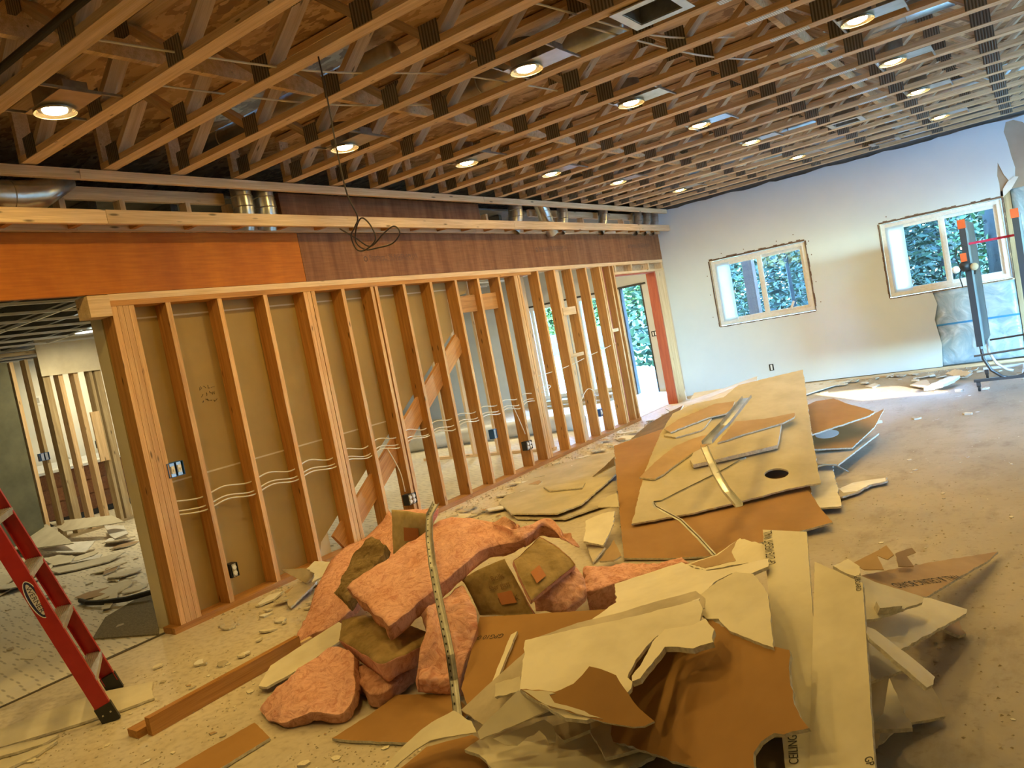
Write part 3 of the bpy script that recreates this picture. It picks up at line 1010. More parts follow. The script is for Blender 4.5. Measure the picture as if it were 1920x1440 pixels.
# ---- register boots and ducts lying among the trusses
def boot(x, y, w, d, label):
    t = thing('register_boot', label, 'vent', (x, y, 3.07), 'open ceiling vents')
    fr = MB().box(-w / 2 - .05, -d / 2 - .05, 0, w / 2 + .05, -d / 2, .006).box(-w / 2 - .05, d / 2, 0, w / 2 + .05, d / 2 + .05, .006)
    fr.box(-w / 2 - .05, -d / 2, 0, -w / 2, d / 2, .006).box(w / 2, -d / 2, 0, w / 2 + .05, d / 2, .006)
    fr.build('flange', GALV, t)
    bo = MB().box(-w / 2, -d / 2, .006, -w / 2 + .004, d / 2, .22).box(w / 2 - .004, -d / 2, .006, w / 2, d / 2, .22).box(-w / 2, -d / 2, .006, w / 2, -d / 2 + .004, .22).box(-w / 2, d / 2 - .004, .006, w / 2, d / 2, .22)
    bo.box(-w / 2, -d / 2, .22, w / 2, d / 2, .225)
    bo.build('duct_collar', GALVD, t)
boot(-1.50, 3.985, .24, .24, 'open square vent collar at the top edge of the picture')
boot(-1.50, 8.87, .24, .2, 'open square vent collar midway down the ceiling')
boot(-1.46, 11.02, .24, .2, 'open square vent collar closest to the white end wall')
def bay_duct(y, x0, x1, r, z, label):
    t = thing('bay_duct', label, 'duct', ((x0 + x1) / 2, y, z), 'ducts between the trusses')
    L = (x1 - x0) / 2
    MB().tube([(-L, 0, 0), (L, 0, 0)], r, 18).build('duct_pipe', GALV, t, True)
    k = -L + .3
    while k < L:
        MB().lathe([(r, -.006), (r + .004, 0), (r, .006)], 18, (k, 0, 0), 'x').build('seam_ring', GALVD, t)
        k += .6
for y, x0, x1, r in ((3.60, -4.9, -2.95, .078), (4.55, -3.3, -1.9, .08), (3.10, -1.85, -.75, .09), (8.50, -4.6, -2.9, .07), (7.9, -2.2, -.9, .06), (9.45, -4.3, -1.9, .07), (9.95, -1.5, .2, .07), (10.9, -4.4, -2.6, .06), (11.4, -4.5, -1.1, .06), (6.5, -1.5, -.3, .07)):
    bay_duct(y, x0, x1, r, 3.30, 'round steel duct lying between trusses, about %d steps in from the end wall' % round((YW - y) / .488))

# black gas pipe across the near corner, loose cables over the trusses
tag(MB().tube([(-4.7, 1.757, 3.15), (1.0, 1.757, 3.15)], .017, 12).build('black_pipe', BLACK), 'black pipe crossing the trusses at the top left corner', 'pipe')
def cable(path, r, name, label, mt=None, cat='cable', group=None):
    P = [Vector(p) for p in path]
    Q = []
    for i in range(len(P) - 1):
        a, b, c, d = P[max(i - 1, 0)], P[i], P[i + 1], P[min(i + 2, len(P) - 1)]
        for s in range(6):
            t = s / 6
            Q.append(.5 * ((2 * b) + (c - a) * t + (2 * a - 5 * b + 4 * c - d) * t * t + (3 * b - a - 3 * c + d) * t ** 3))
    Q.append(P[-1])
    return tag(MB().tube(Q, r, 6).build(name, mt or CABLE, None, True), label, cat, group)
DARKCABLE = plain('black_cord', (0.025, 0.012, 0.012), 0.5)
cable([(-2.79, 2.83, 3.12), (-2.785, 2.83, 2.9), (-2.79, 2.83, 2.6), (-2.79, 2.84, 2.40), (-2.77, 2.86, 2.285), (-2.80, 2.86, 2.24), (-2.84, 2.86, 2.20), (-2.83, 2.87, 2.13), (-2.77, 2.87, 2.115), (-2.70, 2.88, 2.15), (-2.71, 2.88, 2.22), (-2.76, 2.88, 2.275),
       (-2.81, 2.88, 2.24), (-2.835, 2.88, 2.17), (-2.79, 2.89, 2.12), (-2.70, 2.89, 2.11), (-2.60, 2.89, 2.11), (-2.55, 2.90, 2.15), (-2.58, 2.90, 2.19), (-2.66, 2.90, 2.17), (-2.76, 2.90, 2.13), (-2.84, 2.89, 2.19), (-2.93, 2.88, 2.26)], .004, 'hanging_cord', 'black cord hanging in a knotted loop from the trusses before the header', DARKCABLE, 'cord')
for i, (x, ys, z) in enumerate(((-3.25, (1.9, 2.9, 3.9, 4.8), 3.16), (-2.45, (1.4, 2.4, 3.4, 4.4, 5.2), 3.17), (-3.7, (2.4, 3.4, 4.4), 3.2), (-1.9, (4.0, 5.0, 6.0), 3.15))):
    cable([(x + .25 * k, y + .05 * (k % 2), z - .05 * (k % 2)) for k, y in enumerate(ys)], .006, 'ceiling_cable', 'white cable strung across the trusses, %s of four from the stud wall side' % ['second', 'third', 'first', 'fourth'][i], None, 'cable', 'cables over the trusses')

# ---- cables and electrical boxes in the stud wall
for i, dz in enumerate((0.0, .025, .095)):
    P = []
    y = 2.92
    while y < 7.6:
        P += [(XS - .045 - .012 * i, y, .765 + dz), (XS - .03 - .012 * i, y + .2, .735 + dz + random.uniform(-.015, .01))]
        y += .406
    cable(P, .0055, 'wall_cable', 'white cable run through the studs, %s of three from the floor' % ORD[i], None, 'cable', 'cables through the stud wall')
cable([(XS - .05, 7.66, 1.02), (XS - .04, 8.2, 1.03), (XS - .03, 8.62, 1.06), (XS - .04, 9.0, 1.10), (XS - .04, 9.35, 1.13), (XS - .03, 9.8, 1.18)], .0055, 'wall_cable', 'white cable run through the far studs at waist height', None, 'cable')
cable([(XS - .03, 8.95, .46), (XS - .0, 8.9, .62), (XS - .02, 8.75, .68), (XS - .04, 8.5, .5)], .005, 'wall_cable', 'white cable looping above the farthest blue box', None, 'cable')
cable([(XS - .03, 7.2, .42), (XS - .01, 7.1, .62), (XS - .02, 7.05, .78)], .005, 'wall_cable', 'white cable dropping to the dark box beside the triple stud', None, 'cable')
cable([(XS - .03, 5.12, .32), (XS - .005, 5.08, .52), (XS - .02, 5.0, .75)], .005, 'wall_cable', 'white cable dropping to the dark box in the fifth bay', None, 'cable')
cable([(XS - .03, 7.66, .86), (XS - .0, 7.74, .90), (XS + .02, 7.84, .87), (XS - .0, 7.74, .83), (XS - .03, 7.66, .82)], .005, 'wall_cable', 'white cable coil sticking out past the triple stud', None, 'cable')

def elec_box(y, z, label, gang=1, mt=None, dev='outlet', x=XS):
    t = thing('electrical_box', label, 'electrical box', (x, y, z), 'boxes on the studs')
    w = .028 + .046 * (gang - 1) / 1.0 * .5 + .0
    w = .028 * gang + .004
    h = .05
    sh_ = MB().box(-.06, -w, -h, -.057, w, h).box(-.06, -w, -h, .006, -w + .004, h).box(-.06, w - .004, -h, .006, w, h).box(-.06, -w, -h, .006, w, -h + .004).box(-.06, -w, h - .004, .006, w, h)
    sh_.build('box_shell', mt or BLACK, t)
    for g in range(gang):
        yc = (g - (gang - 1) / 2) * .05
        MB().box(.0, yc - .017, -.048, .004, yc + .017, .048).build('mounting_strap', GALV, t)
        if dev == 'outlet':
            for s in (-1, 1):
                MB().lathe([(0, .012), (.015, .012), (.0165, .008), (.0165, 0)], 14, (.002, yc, s * .02), 'x').build('receptacle', WHITEV, t)
        elif dev == 'switch':
            MB().box(.004, yc - .012, -.026, .012, yc + .012, .026).build('switch_body', WHITEV, t)
            MB().box(.012, yc - .004, -.010, .022, yc + .004, .006).build('toggle', WHITEV, t)
    return t
elec_box(2.952, 1.08, 'double switch box on the corner posts of the stud wall', 2, BLUEP, 'switch')
elec_box(3.225, .26, 'white outlet in a black box low on the first stud after the corner', 1, BLACK, 'outlet')
elec_box(5.16, .24, 'dark outlet box low on the stud behind the pink batts', 2, BLACK, 'outlet')
elec_box(6.60, .55, 'blue outlet box on a stud in the middle of the open bays', 1, BLUEP, 'none')
elec_box(7.19, .29, 'dark outlet box low beside the triple stud', 2, BLACK, 'outlet')
elec_box(8.98, .33, 'blue outlet box on the far studs near the doorway', 1, BLUEP, 'switch')

# ================================================================== measured pieces
BOARDS = [
    dict(label='long white drywall edge sticking out behind the tall stack toward the doorway', face='W', thick=0.0127, jag=0.006, loc=(-3.840, 10.026, 0.256), rot=(-0.079, -0.040, 1.333),
         outline=[(-0.525, 0.441), (0.236, 0.240), (1.283, 0.093), (0.497, -0.356), (-0.430, -0.333), (-1.061, -0.085)]),
    dict(label='pale slip of drywall between the tall stack and the white end wall', face='W', thick=0.0127, jag=0.006, loc=(-3.401, 8.935, 0.350), rot=(-0.103, -0.121, 1.464),
         outline=[(-0.204, 0.248), (0.071, 0.207), (0.528, -0.061), (-0.104, -0.248), (-0.290, -0.146)]),
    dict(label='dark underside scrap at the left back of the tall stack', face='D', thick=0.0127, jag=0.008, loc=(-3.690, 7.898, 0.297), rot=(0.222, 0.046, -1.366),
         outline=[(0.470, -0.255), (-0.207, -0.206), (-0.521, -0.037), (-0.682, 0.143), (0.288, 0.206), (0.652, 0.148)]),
    dict(label='white triangle of drywall flat on the floor behind the tall stack', face='W', thick=0.0127, jag=0.004, loc=(-2.928, 11.750, 0.030), rot=(0.000, 0.000, -1.313),
         outline=[(-0.590, -0.188), (-0.720, 0.034), (0.309, 0.348), (1.002, -0.194)]),
    dict(label='grey drywall piece lowest in the right-hand fan of the tall stack', face='G', thick=0.0127, jag=0.004, loc=(-1.561, 6.650, 0.107), rot=(0.060, 0.006, 1.379),
         outline=[(-0.114, 0.201), (0.271, -0.000), (0.700, -0.056), (-0.428, -0.161), (-0.429, 0.016)]),
    dict(label='brown-backed board with a white round cutout in the fan beside the tall stack', face='B', thick=0.0127, jag=0.004, loc=(-1.603, 7.177, 0.196), rot=(0.183, -0.034, 1.304),
         outline=[(-0.370, 0.237), (0.130, 0.196), (0.549, -0.006), (0.741, -0.010), (0.156, -0.180), (-0.471, -0.276), (-0.734, 0.039)], hole=(-0.242, 0.054, 0.135, 'fill')),
    dict(label='brown torn board topmost in the fan at the right of the tall stack', face='B', thick=0.0127, jag=0.008, loc=(-1.662, 7.219, 0.353), rot=(0.022, -0.102, 1.815),
         outline=[(0.165, 0.362), (0.433, 0.166), (0.457, 0.009), (0.198, -0.100), (-0.062, -0.243), (-0.173, -0.287), (-0.274, -0.236), (-0.744, 0.329)]),
    dict(label='broken grey board with bare white plaster on the floor beside the tall stack', face='G', thick=0.0127, jag=0.010, loc=(-1.322, 5.789, 0.030), rot=(0.000, -0.000, 1.181),
         outline=[(-0.293, 0.123), (0.137, 0.275), (0.313, 0.117), (0.319, -0.076), (0.185, -0.160), (0.055, -0.105), (-0.113, -0.125), (-0.247, -0.093), (-0.355, 0.044)], patch=('W', [(-0.085, 0.049), (0.094, 0.046), (0.186, -0.023), (0.263, -0.101), (0.183, -0.149), (0.067, -0.097), (-0.103, -0.110), (-0.162, -0.045)])),
    dict(label='second dusty layer beneath the broad sheet left of the tall stack', face='G', thick=0.0127, jag=0.012, loc=(-3.612, 5.622, 0.031), rot=(0.013, 0.013, -1.815),
         outline=[(0.273, -0.545), (0.206, 0.050), (-0.611, -0.155), (-0.706, -0.003), (-0.064, 0.456), (0.415, 0.355), (0.487, -0.158)]),
    dict(label='broad dusty sheet flat on the floor left of the tall stack', face='J', thick=0.0127, jag=0.012, loc=(-4.066, 6.267, 0.049), rot=(0.041, -0.012, -1.165),
         outline=[(0.368, -0.575), (-1.109, -0.494), (-1.277, -0.018), (-1.291, 0.414), (-0.026, 0.554), (1.093, 0.309), (1.268, 0.128), (0.973, -0.319)]),
    dict(label='small ivory strip resting on the broad dusty sheet', face='J', thick=0.0127, jag=0.006, loc=(-3.909, 6.052, 0.071), rot=(0.014, -0.041, -0.216),
         outline=[(-0.285, -0.007), (-0.093, 0.106), (0.154, 0.119), (0.289, -0.069), (-0.065, -0.148)]),
    dict(label='large brown-backed board tilted under the sheet with the round hole', face='B', thick=0.0127, jag=0.004, loc=(-2.211, 5.479, 0.126), rot=(0.030, 0.082, -1.003),
         outline=[(-1.967, -0.566), (-2.235, -0.033), (-1.936, 0.186), (-0.763, 0.448), (0.180, 0.593), (0.338, 0.564), (0.752, 0.500), (1.046, 0.473), (1.077, 0.264), (1.190, -0.297), (1.093, -0.540), (0.941, -0.823), (0.285, -0.769)]),
    dict(label='biggest ivory sheet of the tall stack, with an oval lamp hole', face='J', thick=0.0127, jag=0.007, loc=(-2.180, 6.206, 0.381), rot=(-0.055, 0.226, -1.393),
         outline=[(1.408, -0.643), (0.580, -0.722), (-0.171, -0.740), (-0.633, -0.708), (-0.826, -0.548), (-0.943, -0.279), (-1.246, -0.171), (-1.525, 0.410), (-1.187, 0.438), (-0.627, 0.474), (-0.106, 0.510), (0.310, 0.544), (0.739, 0.579), (0.889, 0.594), (0.960, 0.390), (1.105, 0.114), (1.276, -0.241)], hole=(0.718, 0.291, 0.085, 'open')),
    dict(label='ivory offcut under the torn brown paper on the tall stack', face='J', thick=0.0127, jag=0.005, loc=(-2.684, 6.326, 0.471), rot=(0.199, -0.120, 0.956),
         outline=[(-0.243, 0.058), (-0.110, 0.110), (0.209, 0.087), (0.240, 0.020), (0.087, -0.089), (0.024, -0.119), (-0.207, -0.067)]),
    dict(label='torn brown paper-faced piece near the top left of the tall stack', face='K', thick=0.0127, jag=0.008, loc=(-2.650, 6.536, 0.532), rot=(0.197, -0.124, 0.973),
         outline=[(-0.379, 0.048), (-0.170, 0.120), (0.062, 0.126), (0.252, 0.134), (0.396, 0.024), (0.252, -0.104), (0.158, -0.138), (0.020, -0.081), (-0.203, -0.067), (-0.388, -0.061)]),
    dict(label='narrow brown strip lying at the left of the crossed metal tracks', face='K', thick=0.0127, jag=0.006, loc=(-2.600, 5.767, 0.345), rot=(0.146, -0.181, 1.303),
         outline=[(-0.429, 0.064), (-0.144, 0.113), (0.137, 0.137), (0.334, 0.073), (0.476, -0.025), (0.337, -0.124), (0.024, -0.083), (-0.327, -0.083), (-0.409, -0.071)]),
    dict(label='thick ivory block of drywall in the middle of the tall stack', face='J', thick=0.0300, jag=0.004, loc=(-2.205, 5.876, 0.358), rot=(0.216, -0.085, 0.788),
         outline=[(-0.337, 0.014), (-0.251, 0.121), (0.030, 0.193), (0.550, 0.131), (0.304, -0.207), (0.060, -0.166), (-0.355, -0.085)]),
    dict(label='brown wedge of board lying across the top of the ivory block', face='K', thick=0.0127, jag=0.007, loc=(-2.049, 6.300, 0.452), rot=(0.215, -0.088, 0.799),
         outline=[(-0.454, -0.072), (-0.129, 0.214), (0.078, 0.079), (0.312, 0.012), (0.257, -0.062), (0.124, -0.099), (-0.188, -0.072)]),
    dict(label='small dark upright splinter of board leaning on the tall stack', face='D', thick=0.0127, jag=0.004, loc=(-3.631, 6.383, 0.152), rot=(0.951, -0.473, -0.174),
         outline=[(-0.210, 0.005), (-0.023, 0.016), (0.144, 0.045), (0.133, -0.045), (-0.044, -0.022)]),
    dict(label='tan offcut between the dusty sheet and the tilted brown board', face='I', thick=0.0127, jag=0.004, loc=(-2.982, 5.183, 0.144), rot=(0.730, -0.154, -0.164),
         outline=[(-0.105, -0.012), (-0.015, 0.052), (0.073, 0.067), (0.131, -0.067), (-0.085, -0.040)]),
    dict(label='grey triangular chip at the foot of the tilted brown board', face='G', thick=0.0127, jag=0.004, loc=(-2.668, 4.342, 0.037), rot=(0.188, 0.052, -0.928),
         outline=[(-0.189, -0.035), (0.007, 0.074), (0.182, -0.039)]),
    dict(label='brown triangular chip beside the pink batt and tilted board', face='K', thick=0.0127, jag=0.006, loc=(-2.451, 4.192, 0.070), rot=(-0.054, 0.346, -1.364),
         outline=[(0.068, -0.069), (-0.146, -0.016), (0.019, 0.064), (0.060, 0.020)]),
    dict(label='ivory torn slab standing off the foot of the tilted brown board', face='I', thick=0.0127, jag=0.008, loc=(-2.747, 4.582, 0.113), rot=(0.013, 0.173, -1.245),
         outline=[(-0.165, -0.120), (-0.256, -0.005), (-0.266, 0.085), (-0.071, 0.096), (0.129, 0.081), (0.256, 0.064), (0.205, -0.020), (0.166, -0.086), (0.003, -0.095)]),
    dict(label='narrow brown-backed strip on the bare floor in front of the pink batts', face='B', thick=0.0127, jag=0.004, loc=(-3.135, 1.737, 0.016), rot=(0.000, -0.000, 1.508),
         outline=[(-0.201, 0.084), (-0.128, 0.103), (0.053, 0.102), (0.258, 0.093), (0.198, -0.120), (-0.045, -0.121), (-0.135, -0.141)]),
    dict(label='flat brown-backed board on the floor below the bent metal stud', face='B', thick=0.0127, jag=0.004, loc=(-2.443, 2.211, 0.027), rot=(0.060, -0.015, 0.429),
         outline=[(-0.307, -0.084), (-0.179, 0.088), (-0.114, 0.214), (0.174, 0.168), (0.281, 0.021), (0.270, -0.112), (0.078, -0.177), (-0.202, -0.117)]),
    dict(label='dark brown-backed board in the shade at the bottom edge of the heap', face='B', thick=0.0127, jag=0.004, loc=(-1.992, 2.022, 0.049), rot=(0.091, -0.038, 0.122),
         outline=[(-0.214, -0.121), (-0.171, 0.038), (-0.009, 0.122), (0.132, 0.062), (0.262, -0.101)]),
    dict(label='bowed sheet of ivory face paper at the lower left of the heap', face='I', thick=0.0040, jag=0.004, loc=(-2.063, 1.938, 0.138), rot=(0.243, -0.356, 0.449),
         outline=[(-0.195, -0.045), (-0.151, 0.008), (-0.098, 0.045), (-0.030, 0.081), (0.041, 0.095), (0.115, 0.096), (0.207, -0.016), (0.234, -0.088), (0.131, -0.046), (0.025, -0.006), (-0.038, -0.015), (-0.094, -0.036), (-0.146, -0.071)]),
    dict(label='dusty drywall strip between the loose lumber and the pink batts', face='I', thick=0.0127, jag=0.004, loc=(-3.491, 2.551, 0.068), rot=(-0.001, 0.092, -1.540),
         outline=[(0.307, -0.018), (0.133, -0.131), (-0.095, -0.113), (-0.345, -0.085), (-0.277, 0.090), (-0.163, 0.117), (0.135, 0.097), (0.306, 0.044)]),
    dict(label='grey board with a torn curved edge at the right foot of the heap', face='G', thick=0.0127, jag=0.003, loc=(-0.555, 2.666, 0.068), rot=(0.462, -0.041, 1.331),
         outline=[(0.053, 0.158), (0.179, 0.086), (0.206, -0.006), (0.164, -0.049), (0.100, -0.094), (0.033, -0.061), (-0.017, -0.032), (-0.060, -0.015), (-0.097, -0.007), (-0.137, -0.002), (-0.170, -0.002), (-0.253, 0.023)]),
    dict(label='small brown paper tab poking out under the right ivory slab', face='K', thick=0.0127, jag=0.003, loc=(-0.478, 3.454, 0.031), rot=(0.436, 0.103, 1.625),
         outline=[(0.041, 0.055), (0.108, -0.009), (0.014, -0.023), (-0.014, -0.042), (-0.072, -0.020), (-0.076, 0.039)]),
    dict(label='brown-backed triangle with printed lettering at the right of the heap', face='K', thick=0.0127, jag=0.005, loc=(-0.590, 3.794, 0.141), rot=(0.234, 0.175, 1.191),
         outline=[(-0.426, 0.107), (-0.086, 0.088), (0.188, 0.064), (0.659, 0.016), (0.483, -0.027), (0.043, -0.094), (-0.306, -0.152), (-0.555, -0.002)], text=[('WALL & CEILING BOARD', 0.090, -0.069, -0.334, -0.005)]),
    dict(label='long ivory slab pointing right out of the heap', face='I', thick=0.0160, jag=0.005, loc=(-0.572, 3.186, 0.176), rot=(0.336, 0.180, 1.268),
         outline=[(-0.296, 0.094), (0.135, 0.103), (0.259, 0.085), (0.339, -0.049), (0.289, -0.066), (-0.033, -0.083), (-0.309, -0.097), (-0.384, 0.013)]),
    dict(label='ivory wedge lying on the long slab at the right of the heap', face='I', thick=0.0127, jag=0.008, loc=(-0.647, 3.125, 0.288), rot=(0.435, 0.088, 1.356),
         outline=[(0.036, 0.179), (0.061, 0.078), (0.111, -0.009), (0.146, -0.084), (0.102, -0.096), (-0.139, -0.054), (-0.317, -0.014)]),
    dict(label='small plaster brick on the ivory wedge at the right of the heap', face='I', thick=0.0300, jag=0.004, loc=(-0.625, 3.022, 0.309), rot=(0.405, 0.185, 1.138),
         outline=[(-0.053, 0.017), (0.022, 0.044), (0.080, -0.006), (0.032, -0.035), (-0.080, -0.019)]),
    dict(label='curled brown paper scrap nearest the strip with the long black wording', face='K', thick=0.0030, jag=0.004, loc=(-0.761, 3.587, 0.275), rot=(-0.014, -0.217, 1.208),
         outline=[(-0.066, 0.089), (0.049, 0.038), (0.115, 0.017), (0.046, -0.053), (0.003, -0.046), (0.026, 0.014), (-0.076, -0.070), (-0.097, 0.011)]),
    dict(label='curled brown paper scrap farther right of the two behind the triangle', face='K', thick=0.0030, jag=0.004, loc=(-0.676, 3.794, 0.211), rot=(0.725, -0.001, 1.393),
         outline=[(-0.044, 0.044), (0.103, 0.014), (0.091, -0.013), (0.003, 0.004), (-0.031, -0.046), (-0.122, -0.002)]),
    dict(label='crumpled ivory scrap beside the curled brown paper', face='I', thick=0.0127, jag=0.006, loc=(-0.777, 3.153, 0.388), rot=(-0.020, 0.025, -1.119),
         outline=[(-0.046, -0.053), (-0.104, 0.021), (-0.008, 0.040), (0.102, 0.013), (0.056, -0.022)]),
    dict(label='tall thin board edge standing under the right ivory triangle', face='G', thick=0.0127, jag=0.002, loc=(-0.587, 2.438, 0.187), rot=(1.521, -1.048, 1.337),
         outline=[(0.094, 0.063), (0.117, -0.057), (-0.104, -0.013), (-0.108, 0.006)]),
    dict(label='ivory triangle below the white corner bead', face='I', thick=0.0127, jag=0.003, loc=(-0.600, 2.557, 0.316), rot=(-0.418, 0.138, -1.432),
         outline=[(-0.169, -0.050), (-0.140, -0.019), (-0.017, 0.121), (0.147, -0.009), (0.179, -0.043)]),
    dict(label='ragged ivory sheet at the bottom of the heap', face='I', thick=0.0127, jag=0.010, loc=(-1.567, 2.027, 0.124), rot=(0.066, -0.014, 0.197),
         outline=[(-0.339, 0.005), (-0.310, 0.063), (-0.145, 0.208), (0.154, 0.266), (0.376, 0.057), (0.360, 0.006), (0.264, -0.075), (0.198, -0.215), (-0.124, -0.192), (-0.186, -0.089), (-0.247, -0.035)]),
    dict(label='brown-backed board with stamped numerals beside the bent metal stud', face='B', thick=0.0127, jag=0.003, loc=(-1.976, 2.555, 0.191), rot=(0.253, 0.015, -0.375),
         outline=[(-0.553, 0.083), (-0.208, 0.241), (0.147, 0.406), (0.461, 0.128), (0.286, -0.214), (0.014, -0.353), (-0.148, -0.292)], text=[('GPG10 04 1', -0.282, 0.052, -0.443, -0.036)]),
    dict(label='pair of thin ivory slivers on the board with stamped numerals', face='I', thick=0.0127, jag=0.003, loc=(-2.096, 2.528, 0.195), rot=(0.145, 0.208, -1.271),
         outline=[(-0.153, -0.016), (-0.173, 0.011), (0.005, 0.008), (0.145, 0.011), (0.176, -0.013)]),
    dict(label='short dark offcut in the hollow of the heap, left one', face='G', thick=0.0127, jag=0.003, loc=(-1.517, 2.115, 0.174), rot=(0.229, -0.113, 0.326),
         outline=[(-0.093, 0.027), (0.055, 0.042), (0.064, -0.018), (-0.027, -0.050)]),
    dict(label='short dark offcut in the hollow of the heap, right one', face='G', thick=0.0127, jag=0.004, loc=(-1.362, 2.115, 0.162), rot=(0.011, 0.090, -0.475),
         outline=[(-0.094, -0.032), (-0.084, 0.052), (0.113, 0.059), (0.066, -0.079)]),
    dict(label='pale grey board at the lower left of the heap', face='G', thick=0.0127, jag=0.003, loc=(-1.843, 2.148, 0.240), rot=(-0.298, -0.339, 1.763),
         outline=[(-0.027, 0.183), (0.081, 0.082), (0.205, -0.044), (-0.009, -0.162), (-0.106, -0.064), (-0.145, 0.005)]),
    dict(label='curled ivory paper flap hanging in the hollow of the heap', face='I', thick=0.0040, jag=0.003, loc=(-1.601, 1.998, 0.200), rot=(0.840, 0.106, 0.720),
         outline=[(-0.137, 0.008), (-0.052, 0.026), (0.044, 0.047), (0.070, 0.025), (0.077, -0.011), (0.071, -0.031), (0.049, -0.032), (0.039, -0.006), (0.022, 0.015), (-0.000, 0.002), (-0.023, -0.002), (-0.059, -0.024), (-0.100, -0.017)]),
    dict(label='small torn ivory flake left of the largest white sheet', face='I', thick=0.0127, jag=0.006, loc=(-1.760, 2.100, 0.305), rot=(0.604, -0.249, -0.264),
         outline=[(-0.091, 0.014), (-0.040, 0.026), (0.051, 0.041), (0.111, -0.010), (0.021, -0.032), (-0.052, -0.040)]),
    dict(label='pointed ivory wedge at the lower left of the heap', face='I', thick=0.0160, jag=0.004, loc=(-1.671, 1.959, 0.275), rot=(-0.931, 0.359, -2.790),
         outline=[(-0.070, -0.067), (-0.175, 0.035), (-0.033, 0.034), (0.120, 0.029), (0.123, 0.001), (0.034, -0.032)]),
    dict(label='torn ivory board behind the strip with the long wording', face='I', thick=0.0127, jag=0.008, loc=(-1.361, 3.411, 0.338), rot=(0.271, -0.206, -0.532),
         outline=[(-0.116, 0.176), (0.199, 0.083), (0.314, -0.037), (0.130, -0.067), (-0.080, -0.118), (-0.304, -0.058), (-0.143, 0.020)], patch=('K', [(-0.124, 0.015), (-0.115, 0.151), (-0.043, 0.045), (0.077, -0.039), (-0.093, -0.099), (-0.261, -0.059)])),
    dict(label='ivory strip with the long black wording at its top', face='I', thick=0.0127, jag=0.002, loc=(-0.897, 2.713, 0.346), rot=(0.105, 0.139, -1.291),
         outline=[(-0.820, -0.092), (-0.713, 0.099), (0.772, 0.047), (0.761, -0.054)], text=[('GP LITE-WEIGHT WALL', -0.462, -0.043, -0.790, -0.052), ('CEILING', 0.730, -0.017, 0.612, -0.016)]),
    dict(label='large brown-backed board at the front of the heap', face='B', thick=0.0127, jag=0.007, loc=(-0.968, 2.179, 0.321), rot=(0.459, -0.058, -0.635),
         outline=[(-0.435, 0.196), (-0.371, 0.231), (-0.231, 0.222), (-0.062, 0.218), (0.074, 0.238), (0.127, 0.182), (0.225, 0.101), (0.296, 0.060), (0.349, 0.043), (0.329, 0.026), (0.294, -0.008), (0.263, -0.018), (0.247, -0.060), (0.254, -0.098), (0.309, -0.142), (0.108, -0.230), (-0.082, -0.278), (-0.288, -0.329), (-0.352, -0.285), (-0.494, -0.149), (-0.558, 0.081)]),
    dict(label='ivory strip with one short printed word, rightmost of the two long strips', face='I', thick=0.0127, jag=0.002, loc=(-0.676, 2.438, 0.365), rot=(0.292, 0.201, -1.364),
         outline=[(-0.607, -0.073), (-0.363, 0.099), (0.506, 0.074), (0.464, -0.100)], text=[('G BOARD', -0.419, 0.073, -0.321, 0.075), ('GP', 0.447, 0.050, 0.478, 0.055)]),
    dict(label='ivory board with a ripped screw hole at the back of the heap', face='I', thick=0.0127, jag=0.008, loc=(-1.416, 2.928, 0.377), rot=(-0.157, -0.046, 0.955),
         outline=[(-0.092, 0.464), (0.250, 0.398), (0.204, 0.229), (0.191, 0.077), (0.235, 0.010), (0.394, -0.097), (0.309, -0.209), (0.201, -0.213), (0.197, -0.107), (0.093, -0.133), (-0.083, -0.287), (-0.155, -0.159), (-0.300, -0.106), (-0.460, -0.091), (-0.410, 0.020), (-0.331, 0.072), (-0.243, 0.131)]),
    dict(label='smooth ivory quarter leaning up against the wording strip', face='I', thick=0.0127, jag=0.004, loc=(-1.085, 2.656, 0.429), rot=(0.215, 0.028, -1.073),
         outline=[(-0.141, -0.155), (-0.180, -0.090), (-0.239, -0.018), (-0.266, 0.066), (-0.187, 0.121), (-0.054, 0.129), (0.040, 0.128), (0.412, 0.057), (0.282, -0.010), (0.199, -0.050), (0.084, -0.069), (0.051, -0.109)]),
    dict(label='dusty band of board just under the largest white sheet', face='G', thick=0.0127, jag=0.004, loc=(-1.460, 2.578, 0.397), rot=(0.063, -0.073, 0.596),
         outline=[(-0.438, 0.005), (-0.224, 0.051), (-0.076, 0.045), (0.134, 0.062), (0.265, 0.064), (0.281, -0.019), (0.260, -0.097), (-0.202, -0.110)]),
    dict(label='largest white sheet on top of the heap', face='I', thick=0.0127, jag=0.006, loc=(-1.336, 2.255, 0.397), rot=(-0.019, -0.102, 1.384),
         outline=[(-0.033, 0.468), (0.099, 0.309), (0.186, 0.196), (0.267, 0.101), (0.411, -0.049), (0.347, -0.105), (0.263, -0.142), (0.225, -0.131), (0.175, -0.084), (0.133, -0.043), (0.060, -0.046), (-0.025, -0.060), (-0.125, -0.098), (-0.141, -0.129), (-0.173, -0.148), (-0.260, -0.160), (-0.363, -0.113), (-0.377, -0.037), (-0.360, 0.040), (-0.308, 0.233)]),
    dict(label='curled torn rim of plaster along the largest white sheet', face='I', thick=0.0200, jag=0.008, loc=(-1.163, 2.259, 0.432), rot=(-0.052, -0.177, 1.179),
         outline=[(0.079, 0.108), (0.110, 0.060), (0.137, 0.020), (0.184, 0.007), (0.140, -0.074), (0.077, -0.125), (0.023, -0.084), (0.011, -0.022), (-0.006, 0.024), (-0.099, -0.007), (-0.175, -0.029), (-0.199, -0.015), (-0.178, 0.009), (-0.100, 0.037), (-0.003, 0.091)]),
    dict(label='folded brown paper flap in the centre of the heap', face='B', thick=0.0080, jag=0.006, loc=(-1.299, 1.945, 0.400), rot=(0.528, 0.085, -0.050),
